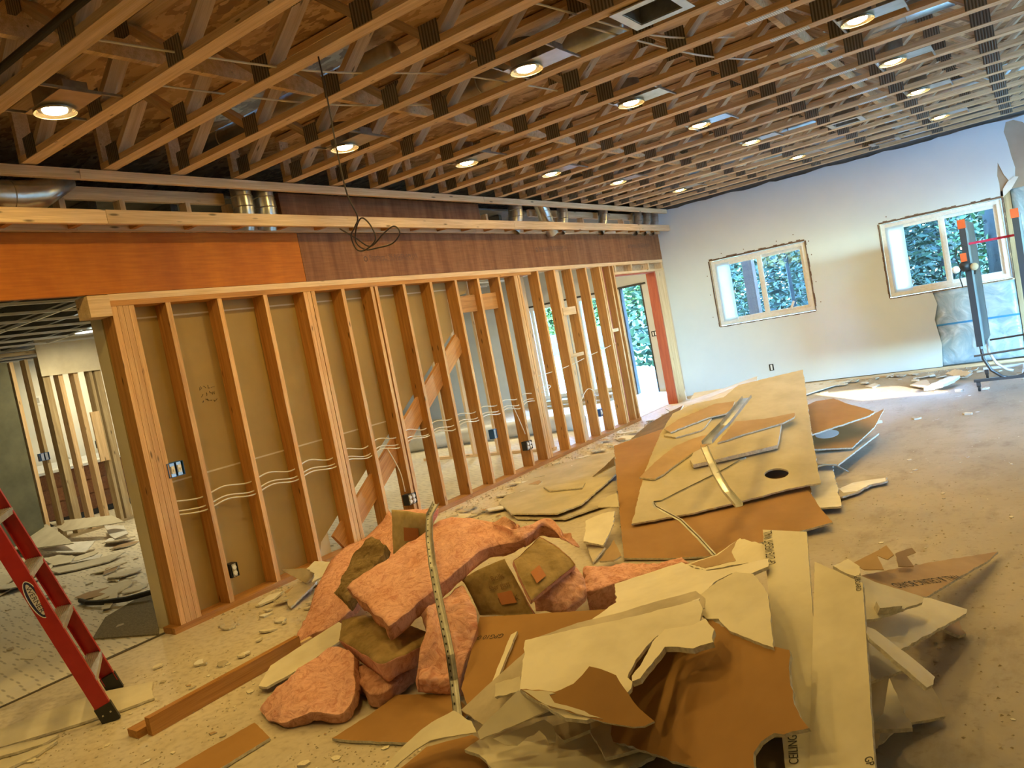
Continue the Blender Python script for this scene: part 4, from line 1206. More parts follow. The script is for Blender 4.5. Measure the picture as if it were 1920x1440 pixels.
         outline=[(-0.263, -0.035), (-0.195, -0.020), (-0.136, -0.014), (-0.085, 0.028), (-0.068, 0.065), (-0.058, 0.099), (-0.017, 0.099), (0.045, 0.090), (0.088, 0.055), (0.134, 0.020), (0.186, -0.008), (0.221, -0.023), (0.196, -0.046), (0.162, -0.057), (0.092, -0.064), (-0.020, -0.065), (-0.106, -0.065), (-0.175, -0.058)], patch=('I', [(-0.256, -0.035), (-0.184, -0.022), (-0.130, -0.018), (-0.149, -0.028), (-0.118, -0.049), (-0.028, -0.049), (0.062, -0.058), (-0.030, -0.064), (-0.106, -0.063), (-0.176, -0.056)])),
    dict(label='long white folded corner piece jutting right from under the strips', face='I', thick=0.0127, jag=0.004, loc=(-0.509, 2.498, 0.347), rot=(-0.427, 0.411, -0.648),
         outline=[(-0.149, -0.010), (-0.130, 0.028), (-0.018, 0.052), (0.086, 0.059), (0.119, 0.008), (0.133, -0.041), (0.042, -0.046), (-0.083, -0.052)]),
    dict(label='long ivory strip on the floor under the ladder', face='I', thick=0.0127, jag=0.006, loc=(-4.453, 1.734, 0.016), rot=(0.000, -0.000, 0.956),
         outline=[(-0.530, 0.097), (-0.343, 0.121), (-0.106, 0.190), (0.125, 0.246), (0.404, 0.153), (0.407, 0.036), (0.434, -0.113), (0.284, -0.144), (0.126, -0.149), (-0.062, -0.151), (-0.276, -0.145), (-0.461, -0.141)]),
    dict(label='short split ivory strip at the left edge below the ladder', face='I', thick=0.0127, jag=0.006, loc=(-4.387, 1.429, 0.016), rot=(0.000, -0.000, 0.926),
         outline=[(-0.193, 0.037), (-0.064, 0.067), (0.084, 0.045), (0.210, 0.015), (0.154, -0.051), (-0.033, -0.043), (-0.159, -0.070)]),
    dict(label='narrow split ivory strip nearest the lower left corner', face='I', thick=0.0127, jag=0.006, loc=(-4.240, 1.372, 0.016), rot=(0.000, 0.000, -1.884),
         outline=[(0.167, -0.072), (0.040, -0.055), (-0.079, -0.038), (-0.199, -0.027), (-0.105, 0.055), (0.005, 0.072), (0.171, 0.065)]),
    dict(label='flat grey scrap on the floor behind the batts', face='G', thick=0.0127, jag=0.004, loc=(-4.598, 3.427, 0.041), rot=(0.108, 0.044, -0.979),
         outline=[(-0.048, -0.122), (-0.218, -0.066), (-0.237, 0.080), (-0.063, 0.094), (0.309, 0.024), (0.256, -0.011)]),
    dict(label='grey-brown triangle leaning on the bottom plate behind the batts', face='G', thick=0.0127, jag=0.004, loc=(-4.761, 3.604, 0.103), rot=(0.686, 0.014, -0.210),
         outline=[(-0.346, -0.012), (-0.096, 0.028), (0.145, 0.062), (0.166, -0.012), (0.131, -0.065)]),
    dict(label='white broken chunk at the stud wall behind the batts', face='W', thick=0.0127, jag=0.010, loc=(-4.507, 3.544, 0.156), rot=(0.173, 0.152, -0.633),
         outline=[(-0.109, -0.071), (-0.180, -0.002), (-0.044, 0.104), (0.131, 0.057), (0.166, -0.061), (0.036, -0.027)]),
    dict(label='pale thin sliver beside the bottom plate of the stud wall', face='W', thick=0.0127, jag=0.004, loc=(-4.802, 3.306, 0.024), rot=(0.034, 0.040, -1.367),
         outline=[(0.077, -0.033), (-0.073, -0.059), (-0.125, 0.024), (0.011, 0.063), (0.109, 0.005)]),
    dict(label='largest tan sheet on the floor of the room through the opening', face='I', thick=0.0127, jag=0.008, loc=(-10.606, 4.280, 0.192), rot=(0.341, 0.057, -0.177),
         outline=[(-1.252, 0.020), (-0.535, 0.204), (0.340, 0.144), (1.168, 0.072), (0.493, -0.133), (-0.214, -0.307)]),
    dict(label='long tan board behind the largest sheet through the opening', face='I', thick=0.0127, jag=0.006, loc=(-10.369, 4.744, 0.217), rot=(0.498, 0.002, 0.041),
         outline=[(-1.028, 0.043), (-0.262, 0.084), (0.463, 0.113), (0.917, -0.014), (0.236, -0.083), (-0.325, -0.142)]),
    dict(label='white bowed sheet in front of the largest sheet through the opening', face='W', thick=0.0127, jag=0.006, loc=(-9.707, 4.173, 0.079), rot=(0.129, 0.010, 0.046),
         outline=[(-0.549, -0.039), (-0.142, 0.160), (0.288, 0.184), (0.586, -0.104), (0.157, -0.120), (-0.341, -0.081)]),
    dict(label='crumpled pale curl at the right of the sheets through the opening', face='W', thick=0.0127, jag=0.008, loc=(-9.779, 4.800, 0.092), rot=(0.248, 0.026, -0.347),
         outline=[(-0.714, -0.042), (-0.345, 0.042), (-0.045, 0.109), (0.557, 0.062), (0.463, -0.082), (0.084, -0.089)]),
    dict(label='torn ivory scrap in front of the white bowed sheet through the opening', face='I', thick=0.0127, jag=0.010, loc=(-9.226, 3.869, 0.054), rot=(0.074, 0.030, -0.146),
         outline=[(-0.363, -0.073), (-0.270, 0.068), (0.107, 0.121), (0.345, 0.003), (0.182, -0.120)]),
    dict(label='long broken strip crossing the mat through the opening', face='I', thick=0.0127, jag=0.012, loc=(-8.516, 3.821, 0.041), rot=(0.087, -0.002, 0.908),
         outline=[(-0.398, 0.117), (-0.085, 0.085), (0.170, 0.107), (0.357, 0.097), (0.238, -0.138), (-0.038, -0.152), (-0.245, -0.116)]),
    dict(label='short ivory strip at the picture edge behind the ladder', face='I', thick=0.0127, jag=0.010, loc=(-9.315, 3.253, 0.041), rot=(0.028, 0.029, -0.191),
         outline=[(-0.404, -0.083), (-0.315, 0.100), (0.160, 0.147), (0.381, 0.017), (0.177, -0.181)]),
    dict(label='grey strip at the picture edge behind the ladder', face='G', thick=0.0127, jag=0.008, loc=(-8.682, 3.033, 0.030), rot=(0.000, -0.000, -0.724),
         outline=[(-0.077, -0.202), (-0.099, -0.020), (-0.296, 0.045), (-0.055, 0.130), (0.187, 0.086), (0.340, -0.039)]),
    dict(label='tan torn paper on the mat nearest the carpet remnant', face='K', thick=0.0040, jag=0.006, loc=(-7.065, 3.180, 0.020), rot=(0.000, -0.000, 0.121),
         outline=[(-0.157, -0.091), (-0.156, 0.033), (-0.034, 0.157), (0.137, 0.076), (0.154, -0.046), (0.055, -0.129)]),
    dict(label='small ivory tear on the mat beside the carpet remnant', face='I', thick=0.0040, jag=0.006, loc=(-6.545, 3.057, 0.039), rot=(-0.019, -0.035, 2.498),
         outline=[(-0.226, 0.037), (0.116, 0.034), (0.329, -0.004), (0.042, -0.039), (-0.261, -0.028)]),
    dict(label='pale round scrap on the mat left of the ladder foot', face='I', thick=0.0040, jag=0.006, loc=(-6.006, 2.215, 0.010), rot=(-0.000, 0.000, 2.786),
         outline=[(-0.042, 0.075), (0.165, 0.035), (0.140, -0.029), (0.003, -0.061), (-0.095, -0.024), (-0.171, 0.005)]),
    dict(label='grey-white chunk behind the largest white chunk near the folded table', face='W', thick=0.0300, jag=0.015, loc=(-1.020, 10.774, 0.090), rot=(0.834, 0.018, -0.849),
         outline=[(-0.231, -0.020), (-0.107, 0.049), (-0.004, 0.038), (0.214, 0.018), (0.157, -0.030), (-0.029, -0.055)]),
    dict(label='largest white chunk on the floor near the folded table', face='W', thick=0.0300, jag=0.015, loc=(-1.148, 10.210, 0.078), rot=(0.065, -0.078, 1.046),
         outline=[(-0.272, 0.043), (-0.046, 0.080), (0.238, 0.072), (0.297, -0.022), (0.115, -0.077), (-0.117, -0.070), (-0.215, -0.025)]),
    dict(label='thin white scrap on the bright floor left of the white chunk', face='W', thick=0.0127, jag=0.006, loc=(-2.047, 11.040, 0.015), rot=(0.000, 0.000, -1.448),
         outline=[(-0.004, -0.098), (-0.203, 0.012), (0.020, 0.085), (0.186, 0.001)]),
    dict(label='white bent flake in front of the white chunk near the folded table', face='W', thick=0.0127, jag=0.010, loc=(-1.396, 10.522, 0.038), rot=(0.082, 0.020, -1.279),
         outline=[(-0.104, -0.124), (-0.273, 0.004), (-0.216, 0.092), (0.293, 0.052), (0.299, -0.024)]),
]
BATTS = [
    dict(label='pink fibreglass batt slumped against the stud wall at the back of the pile', face='pink', thick=0.070,
         near=[(-3.813, 2.784, 0.020), (-3.610, 2.934, 0.100), (-3.643, 3.128, 0.180), (-3.661, 3.351, 0.240), (-3.662, 3.533, 0.300), (-3.698, 3.625, 0.360)],
         far=[(-3.930, 2.824, 0.020), (-3.978, 2.981, 0.100), (-4.121, 3.213, 0.200), (-4.293, 3.576, 0.280), (-4.266, 3.867, 0.330), (-4.279, 4.122, 0.420)]),
    dict(label='upright batt with tan kraft facing and orange squares at the back of the pile', face='kraftlight', thick=0.080,
         near=[(-3.562, 3.390, 0.340), (-3.430, 3.424, 0.350), (-3.330, 3.498, 0.360)],
         far=[(-3.594, 3.477, 0.600), (-3.351, 3.400, 0.600), (-3.107, 3.307, 0.600)]),
    dict(label='narrow soot-stained brown batt wedged beside the big pink slab', face='dirty', thick=0.070,
         near=[(-3.226, 2.681, 0.330), (-3.273, 2.836, 0.370), (-3.362, 3.063, 0.410), (-3.480, 3.279, 0.440)],
         far=[(-3.433, 2.772, 0.340), (-3.470, 2.885, 0.380), (-3.705, 3.235, 0.420), (-3.810, 3.472, 0.440)]),
    dict(label='flattened pink batt lying lowest under the kraft-topped block', face='pinkdark', thick=0.075,
         near=[(-2.870, 2.346, 0.090), (-2.663, 2.264, 0.090), (-2.648, 2.395, 0.090), (-2.685, 2.580, 0.090)],
         far=[(-3.071, 2.511, 0.100), (-2.919, 2.512, 0.100), (-2.867, 2.611, 0.100), (-2.838, 2.741, 0.100)]),
    dict(label='crumpled pink batt flopped on the floor at the front left of the pile', face='pink', thick=0.060,
         near=[(-3.150, 2.023, 0.020), (-3.013, 2.013, 0.045), (-2.926, 2.054, 0.070), (-2.835, 2.087, 0.080), (-2.752, 2.136, 0.070), (-2.753, 2.223, 0.100)],
         far=[(-3.301, 2.085, 0.030), (-3.274, 2.174, 0.090), (-3.237, 2.278, 0.130), (-3.224, 2.392, 0.150), (-3.183, 2.504, 0.170), (-2.974, 2.438, 0.170)]),
    dict(label='folded pink batt hanging down behind the bent metal stud', face='pink', thick=0.070,
         near=[(-2.323, 2.423, 0.050), (-2.321, 2.498, 0.150), (-2.339, 2.611, 0.210), (-2.375, 2.699, 0.260), (-2.455, 2.793, 0.310), (-2.619, 2.937, 0.350)],
         far=[(-2.521, 2.376, 0.050), (-2.518, 2.383, 0.110), (-2.512, 2.416, 0.170), (-2.526, 2.483, 0.240), (-2.542, 2.543, 0.290), (-2.587, 2.612, 0.350)]),
    dict(label='short pink batt end folded under the hanging batt', face='pink', thick=0.050,
         near=[(-2.339, 2.424, 0.040), (-2.325, 2.451, 0.110), (-2.383, 2.533, 0.140)],
         far=[(-2.516, 2.368, 0.050), (-2.477, 2.351, 0.130), (-2.518, 2.420, 0.150)]),
    dict(label='block-shaped batt with torn tan kraft top under the big pink slab', face='kraft', thick=0.100,
         near=[(-3.177, 2.537, 0.190), (-2.925, 2.435, 0.200), (-2.663, 2.328, 0.210), (-2.616, 2.414, 0.210), (-2.587, 2.556, 0.200)],
         far=[(-3.311, 2.692, 0.220), (-3.195, 2.744, 0.235), (-2.974, 2.692, 0.240), (-2.788, 2.666, 0.240), (-2.643, 2.646, 0.220)]),
    dict(label='thin flat pink batt stretching right from under the kraft roll', face='pink', thick=0.140,
         near=[(-2.154, 3.336, 0.170), (-2.039, 3.444, 0.170), (-1.934, 3.590, 0.180), (-1.819, 3.655, 0.200), (-1.710, 3.686, 0.220)],
         far=[(-2.360, 3.683, 0.180), (-2.248, 3.723, 0.180), (-2.148, 3.763, 0.180), (-1.975, 3.717, 0.190), (-1.766, 3.745, 0.225)]),
    dict(label='olive kraft-faced batt standing under the arch of the big pink slab', face='kraft', thick=0.060,
         near=[(-2.573, 2.957, 0.170), (-2.426, 2.977, 0.170), (-2.283, 3.024, 0.170)],
         far=[(-2.620, 2.944, 0.370), (-2.560, 3.045, 0.400), (-2.473, 3.131, 0.420)]),
    dict(label='kraft-faced batt bent into a roll at the right of the pile', face='kraft', thick=0.035,
         near=[(-2.406, 3.121, 0.410), (-2.306, 3.021, 0.350), (-2.208, 2.937, 0.280)],
         far=[(-2.438, 3.431, 0.440), (-2.279, 3.362, 0.400), (-2.145, 3.281, 0.340)]),
    dict(label='doubled-over pink roll end below the kraft-faced roll', face='pink', thick=0.070,
         near=[(-2.211, 3.234, 0.330), (-2.237, 3.102, 0.280), (-2.266, 3.028, 0.230), (-2.268, 3.026, 0.170)],
         far=[(-2.190, 3.351, 0.320), (-2.090, 3.278, 0.260), (-2.059, 3.192, 0.210), (-2.126, 3.098, 0.170)]),
    dict(label='big pink slab draped over the top of the insulation pile', face='pink', thick=0.075,
         near=[(-2.632, 2.395, 0.360), (-2.624, 2.547, 0.380), (-2.610, 2.811, 0.420), (-2.614, 3.016, 0.450), (-2.636, 3.225, 0.460), (-2.576, 3.330, 0.440), (-2.488, 3.364, 0.450), (-2.482, 3.511, 0.470), (-2.445, 3.551, 0.460), (-2.360, 3.496, 0.400)],
         far=[(-3.219, 2.689, 0.410), (-3.177, 2.829, 0.460), (-3.157, 3.122, 0.500), (-3.172, 3.448, 0.535), (-3.019, 3.526, 0.535), (-2.831, 3.479, 0.510), (-2.616, 3.378, 0.495), (-2.519, 3.504, 0.485), (-2.474, 3.629, 0.480), (-2.257, 3.401, 0.390)]),
]
METAL = [
    dict(label='bent galvanised stud standing up out of the pink insulation', kind='stud', width=0.035, path=[(-2.949, 3.215, 0.700), (-2.907, 3.098, 0.660), (-2.745, 2.893, 0.600), (-2.594, 2.719, 0.520), (-2.495, 2.612, 0.420), (-2.383, 2.497, 0.330), (-2.312, 2.423, 0.230), (-2.275, 2.375, 0.140), (-2.190, 2.268, 0.040)]),
    dict(label='wide flat metal track lying up the tall drywall stack', kind='track', width=0.070, path=[(-2.043, 6.023, 0.720), (-1.963, 5.494, 0.700), (-1.925, 5.136, 0.670), (-1.960, 5.018, 0.630), (-1.952, 4.823, 0.610)]),
    dict(label='narrow metal track lying down the tall stack across the flat bar', kind='track', width=0.045, path=[(-1.957, 4.773, 0.600), (-1.857, 4.595, 0.530), (-1.755, 4.410, 0.480), (-1.657, 4.254, 0.430), (-1.556, 4.145, 0.370)]),
    dict(label='thin flat metal bar bent at the foot of the tall stack', kind='bead', width=0.030, path=[(-1.655, 4.671, 0.530), (-1.668, 4.597, 0.535), (-1.736, 4.503, 0.505), (-1.850, 4.421, 0.465), (-1.989, 4.354, 0.415), (-2.095, 4.292, 0.375), (-2.161, 4.322, 0.365), (-2.106, 4.229, 0.360), (-1.935, 4.174, 0.290), (-1.790, 4.057, 0.220), (-1.685, 3.991, 0.140)]),
    dict(label='curled metal strip poking out at the right foot of the tall stack', kind='bead', width=0.045, path=[(-1.560, 5.701, 0.200), (-1.495, 5.822, 0.190), (-1.433, 5.888, 0.170), (-1.365, 5.941, 0.100)]),
]

# ================================================================== rooms behind the stud wall
cw = thing('stud_partition', 'pale new stud partition crossing the room behind the stud wall', 'stud wall', (-6.7, 8.3, 0))
for i in range(6):
    lumber('stud', (-.85 + i * .42, 0, .04), (-.85 + i * .42, 0, 2.5), .09, .038, W_PALE, cw, (1, 0, 0))
lumber('bottom_plate', (-.95, 0, .02), (1.30, 0, .02), .09, .04, W_PALE, cw)
lumber('top_plate', (-.95, 0, 2.52), (1.30, 0, 2.52), .09, .04, W_PALE, cw)
lp = thing('stud_partition', 'weathered stud partition at the far side of the left room', 'stud wall', (-11.0, 4.3, 0))
for y, mt, w in ((.24, W_PALE, .045), (.42, W_GREY, .04), (.62, W_GREY, .09), (.80, W_PALE, .06), (1.0, W_PALE, .06), (1.20, W_GREY, .04), (1.30, W_GREY, .09)):
    lumber('stud', (0, y, .04), (0, y, 2.40 + .08 * y), .14, w, mt, lp, (0, 1, 0))
lumber('bottom_plate', (0, -.1, .02), (0, 1.45, .02), .14, .04, W_GREY, lp)
lumber('top_plate', (0, -.1, 2.52), (0, 1.45, 2.52), .14, .04, W_GREY, lp)
lumber('cripple', (.08, 1.13, .9), (.08, 1.13, 1.6), .03, .12, W_PALE, lp, (0, 1, 0))
o = MB().box(-10.90, 2.6, 0, -10.86, 4.46, 2.42).build('leaning_panel', rough_mat('dark_olive_panel', (0.10, 0.105, 0.065), (0.16, 0.16, 0.10), 3.0, 0.7))
tag(o, 'dark olive panel standing left of the weathered partition', 'panel')
o = MB().prism([(4.3, 2.13), (5.15, 2.11), (5.25, 2.13), (5.3, 2.62), (4.3, 2.62)], [], 0, .013, (0, 0, 0), Matrix(((0, 0, 1, -10.90), (1, 0, 0, .55), (0, 1, 0, .05), (0, 0, 0, 1)))).build('drywall_piece', IVORY)
tag(o, 'torn ivory drywall left hanging over the weathered partition', 'drywall piece')
vc = thing('vanity_cabinet', 'dark stained drawer cabinet with a white top in the left room', 'cabinet', (-12.85, 5.6, 0))
MB().box(-.28, -.75, .10, .20, 1.35, .80).build('body', W_CAB, vc)
MB().box(-.30, -.78, .80, .24, 1.38, .84).box(-.30, -.78, .84, -.26, 1.38, .93).build('countertop', WHITEV, vc)
MB().box(-.28, -.75, 0, .14, 1.35, .10).build('toe_kick', BLACK, vc)
for i in range(4):
    for z0, z1 in ((.12, .34), (.36, .56), (.58, .77)):
        dr = MB().box(.20, -.72 + i * .52, z0, .218, -.24 + i * .52, z1).build('drawer', W_CAB, vc)
fa = thing('basin_tap', 'small steel tap on the white counter of the drawer cabinet', 'tap', (-12.9, 5.85, .84))
MB().tube([(0, 0, 0), (0, 0, .10), (.03, 0, .13), (.09, 0, .11)], .012).build('spout', GALV, fa)
MB().lathe([(0, .06), (.02, .06), (.025, .03), (.02, 0)], 12, (0, .08, 0)).build('tap_handle', GALV, fa)
pt = thing('wall_switch', 'black-rimmed switch on the white wall behind the left partition', 'switch', (-13.3, 6.56, 1.06))
MB().box(0, -.045, -.065, .006, .045, .065).build('plate', BLACK, pt)
MB().box(.006, -.018, -.035, .012, .018, .035).build('rocker', WHITEV, pt)
pt = thing('wall_control', 'white square wall control on the white wall behind the left partition', 'switch', (-13.3, 5.78, 1.95))
MB().box(0, -.05, -.075, .008, .05, .075).build('plate', WHITEV, pt)
MB().box(.008, -.02, -.04, .014, .02, .04).build('dial', GALVD, pt)
eb = elec_box(4.67, 1.14, 'blue outlet box on the weathered partition of the left room', 2, BLUEP, 'none', -10.9)

gr = thing('ceiling_grid', 'white suspended ceiling grid without tiles over the left room', 'ceiling grid', (-9.0, 4.0, 2.60))
for i in range(11):
    MB().box(-4.3, -3.9 + i * 1.22, 0, 3.7, -3.876 + i * 1.22, .03).build('main_tee', WHITEV, gr)
for i in range(13):
    MB().box(-4.3 + i * .61, -3.9, 0, -4.28 + i * .61, 8.5, .025).build('cross_tee', WHITEV, gr)
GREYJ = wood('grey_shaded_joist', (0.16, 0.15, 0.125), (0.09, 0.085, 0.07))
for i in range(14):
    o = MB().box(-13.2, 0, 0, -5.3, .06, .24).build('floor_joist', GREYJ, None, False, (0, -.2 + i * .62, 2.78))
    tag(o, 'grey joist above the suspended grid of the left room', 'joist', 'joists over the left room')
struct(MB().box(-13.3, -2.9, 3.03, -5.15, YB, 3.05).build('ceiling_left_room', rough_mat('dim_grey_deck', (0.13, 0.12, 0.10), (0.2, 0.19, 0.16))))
COOL = (1.0, 0.82, 0.45)
def panel_light(x, y, label, watts, z=2.585):
    t = thing('ceiling_light', label, 'ceiling light', (x, y, z))
    MB().lathe([(.15, .015), (.16, .0), (.14, -.004), (.14, .01)], 24).build('trim_ring', WHITEV, t, True)
    MB().lathe([(0, -.002), (.14, .002), (0, .006)], 24).build('lens', glow('cool_lens_glow', (0.95, 1.0, 0.9), 12.0), t)
    ld = bpy.data.lights.new('lamp_light', 'AREA')
    ld.shape = 'DISK'
    ld.size = .25
    ld.energy = watts
    ld.color = COOL
    link('lamp_light', ld, t, (0, 0, -.02))
panel_light(-9.75, 4.98, 'round cool ceiling light glowing in the left room', 40)
panel_light(-12.4, 6.4, 'added fill light above the drawer cabinet', 34)  # this lamp and those below are added to fill the back rooms
panel_light(-6.3, 11.2, 'added fill light over the floor beyond the far doorway', 70, 2.9)
panel_light(-7.8, 10.4, 'added fill light in front of the sliding patio door', 50)
panel_light(-7.6, 6.3, 'added fill light behind the stud wall', 30)

du = thing('flexible_duct', 'fat white duct lying on the floor behind the stud wall', 'duct', (-7.2, 9.6, .125))
MB().tube([(-1.6, -.55, 0), (-.9, -.25, 0), (0, .02, 0), (.8, .16, 0), (1.35, .22, 0)], .125, 20).build('duct_sleeve', rough_mat('white_duct_sleeve', (0.60, 0.60, 0.57), (0.72, 0.72, 0.69), 5.0, 0.6, bmp=.3), du, True)
MB().lathe([(.11, 0), (.126, .0), (.126, .03), (.11, .03)], 20, (1.34, .22, 0), 'x').build('end_collar', BLACK, du)
cr = MB().prism([(-5.72, 2.49), (-5.16, 2.66), (-5.30, 2.745), (-6.44, 3.34), (-6.38, 3.24), (-6.15, 2.80)], [], .005, .016, (0, 0, 0)).build('carpet_remnant', rough_mat('grey_brown_carpet_pile', (0.16, 0.135, 0.09), (0.26, 0.225, 0.16), 90.0, 1.0, bmp=1.0))
tag(cr, 'grey-brown carpet remnant on the floor at the end of the stud wall', 'carpet')
bt = MB().tube([(-6.95, 3.0, .03), (-6.75, 2.96, .035), (-6.55, 2.98, .04), (-6.30, 3.06, .05), (-6.12, 3.18, .07)], .022, 8).build('black_hose', BLACK)
tag(bt, 'short black hose end lying on the mat beside the carpet remnant', 'hose')
for x, y, sx, sy, lab in ((-8.2, 11.9, .5, .3, 'cardboard-coloured box'),):
    pass
st = thing('hearth_step', 'low stepped timber base under the sliding patio door', 'step', (-7.7, 12.9, 0))
MB().box(-.8, -.25, 0, .8, .4, .06).build('lower_tread', W_GREY, st)
MB().box(-.8, -.05, .06, .8, .4, .13).build('upper_tread', W_GREY, st)

# ================================================================== outdoors
struct(MB().box(-40, YB + .16, -.3, 30, 60, -.14).build('ground_outside', rough_mat('lawn_grass', (0.022, 0.062, 0.006), (0.038, 0.095, 0.010), 3.0, 0.95, bmp=.5)))
struct(MB().box(-22, YB + .16, -.14, -4.5, 21.0, -.10).build('path_outside', rough_mat('pale_paving', (0.16, 0.155, 0.145), (0.20, 0.195, 0.185), 2.0, 0.9)))
struct(MB().box(-4.5, 12.3, -.14, 14, 60, -.11).build('ground_forest', rough_mat('forest_floor_litter', (0.008, 0.007, 0.004), (0.016, 0.014, 0.008), 3.0, 1.0)))
BARK = wood('tree_bark', (0.025, 0.021, 0.018), (0.010, 0.009, 0.007))
def leaf_mat(name, c1, c2):
    m, nt, b = new_mat(name)
    gi = nn(nt, 'NewGeometry')
    c = ramp(nt, gi.outputs['Random Per Island'], [(0.1, c1), (0.9, c2)])
    nt.links.new(c, b.inputs['Base Color'])
    b.inputs['Roughness'].default_value = 0.7
    return m
LEAF = [leaf_mat('conifer_needles', (0.005, 0.012, 0.004), (0.020, 0.042, 0.014)), leaf_mat('maple_leaves', (0.010, 0.026, 0.004), (0.045, 0.085, 0.012)),
        leaf_mat('yellow_autumn_leaves', (0.09, 0.05, 0.008), (0.16, 0.11, 0.02)), leaf_mat('hedge_leaves', (0.015, 0.042, 0.010), (0.06, 0.12, 0.028))]
def tree(x, y, h, r, kind, label, z0=.2, seed=0, n=1500, leaf=.16, tr=.16):
    n, leaf = int(n * 2.2), leaf * .66
    rnd = random.Random(seed)
    t = thing('tree', label, 'tree', (x, y, -.14), 'trees outside the windows')
    lean = rnd.uniform(-.2, .2)
    MB().tube([(0, 0, 0), (lean * .3, 0, h * .4), (lean, .1, h)], [tr, tr * .8, tr * .3], 10).build('trunk', BARK, t, True)
    mb = MB()
    for i in range(n):
        z = z0 + (h * 1.02 - z0) * rnd.random()
        rr = r * (1.05 - .75 * (z / h)) if kind == 0 else r * math.sqrt(max(.05, 1 - ((z - h * .6) / (h * .62)) ** 2))
        a = rnd.uniform(0, 2 * PI)
        q = rr * math.sqrt(rnd.random())
        c = Vector((q * math.cos(a), q * math.sin(a), z))
        s = leaf * rnd.uniform(.5, 1.3)
        ax = Vector((rnd.gauss(0, 1), rnd.gauss(0, 1), rnd.gauss(0, .5))).normalized() * s
        ay = ax.cross(Vector((rnd.gauss(0, 1), rnd.gauss(0, 1), rnd.gauss(0, 1)))).normalized() * s * (.35 if kind == 0 else .6)
        mb.add([c - ax, c + ay * .8, c + ax, c - ay * .8], [(0, 1, 2, 3)])
    mb.build('foliage', LEAF[kind], t)
    return t
for k in range(9):
    tree(-9.5 + 1.75 * k, 26.5 + (k % 2) * 1.2, 9.0, 1.15, 0, 'dark conifer in the far row closing off the forest, %s from the left' % ORD[k], .2, 60 + k, 2600, .3)
tree(-6.9, 16.2, 5.5, 1.5, 1, 'green tree showing in the left part of the left window', .5, 1, 2200)
tree(-4.4, 18.6, 6.5, 1.6, 0, 'dark conifer with hanging boughs in the middle of the left window', .8, 2, 2200)
tree(-4.3, 16.6, 4.6, .55, 2, 'small yellow-leaved tree at the top right of the left window', 2.1, 3, 700, .12, .05)
tree(-5.3, 22.0, 7.5, 2.0, 0, 'dark conifer standing far back behind the left window', .3, 4, 2200)
tree(-3.62, 15.5, 7.0, .5, 0, 'dark bare trunk at the right edge of the left window', 4.5, 5, 200, .16, .14)
tree(-2.7, 18.0, 6.5, 1.5, 0, 'dense conifer in the left half of the right window', 1.5, 6, 2400)
tree(-2.75, 15.5, 6.0, .5, 0, 'broad grey trunk in the left half of the right window', 4.0, 7, 300, .16, .17)
tree(-1.5, 17.2, 6.0, 1.3, 0, 'bluish conifer behind the folded table in the right window', .9, 8, 2400)
tree(-0.95, 16.0, 3.0, .6, 1, 'light green sapling low in the right window', .2, 9, 700, .10, .03)
tree(-0.62, 15.6, 7.0, .5, 0, 'thick trunk at the right edge of the right window', 4.0, 10, 250, .16, .2)
tree(-0.1, 19.5, 7.0, 1.9, 0, 'dark conifer far back at the right edge of the right window', .3, 11, 2200)
tree(-3.4, 22.5, 7.5, 2.1, 0, 'dark conifer far back between the two windows', .3, 12, 2200)
tree(-7.2, 20.5, 7.0, 1.8, 0, 'dark conifer far back at the left edge of the left window', .3, 13, 2200)
tree(-2.1, 24.5, 8.5, 2.4, 0, 'dark conifer far back behind the right window', .3, 14, 2200)
for k, (x, y, lab) in enumerate(((-26.5, 43.0, 'leafy tree seen through the sliding patio door, left one'), (-22.5, 42.0, 'leafy tree seen through the sliding patio door, right one'), (-18.8, 42.5, 'leafy tree seen through the far slit doorway'),
                       (-24.5, 46.5, 'leafy tree far behind the patio door'), (-30.5, 43.0, 'leafy tree at the left end of the lawn'), (-15.6, 44.0, 'leafy tree at the right end of the lawn'), (-20.6, 47.0, 'leafy tree far behind the slit doorway'))):
    tree(x, y, 10.0, 2.6, 3, lab, 1.0, 30 + k, 5000, .26)
fe = thing('garden_fence', 'low blue-grey fence across the lawn beyond the far doorway', 'fence', (-22, 39.0, -.14))
MB().box(-10, -.02, .1, 10, .02, 1.3).build('fence_boards', rough_mat('blue_grey_boards', (0.03, 0.035, 0.05), (0.04, 0.045, 0.065), 4.0, .8, stretch=(1, 1, 8)), fe)
for i in range(9):
    MB().box(-10 + i * 2.5 - .05, .02, 0, -9.95 + i * 2.5, .12, 1.4).build('fence_post', BARK, fe)
po = MB().box(-.09, -.09, 0, .09, .09, 3.4).build('porch_post', wood('red_brown_porch_wood', (0.085, 0.035, 0.02), (0.06, 0.022, 0.012)), None, False, (-4.42, 14.3, -.14))
tag(po, 'reddish-brown porch post standing outside the left window', 'post')

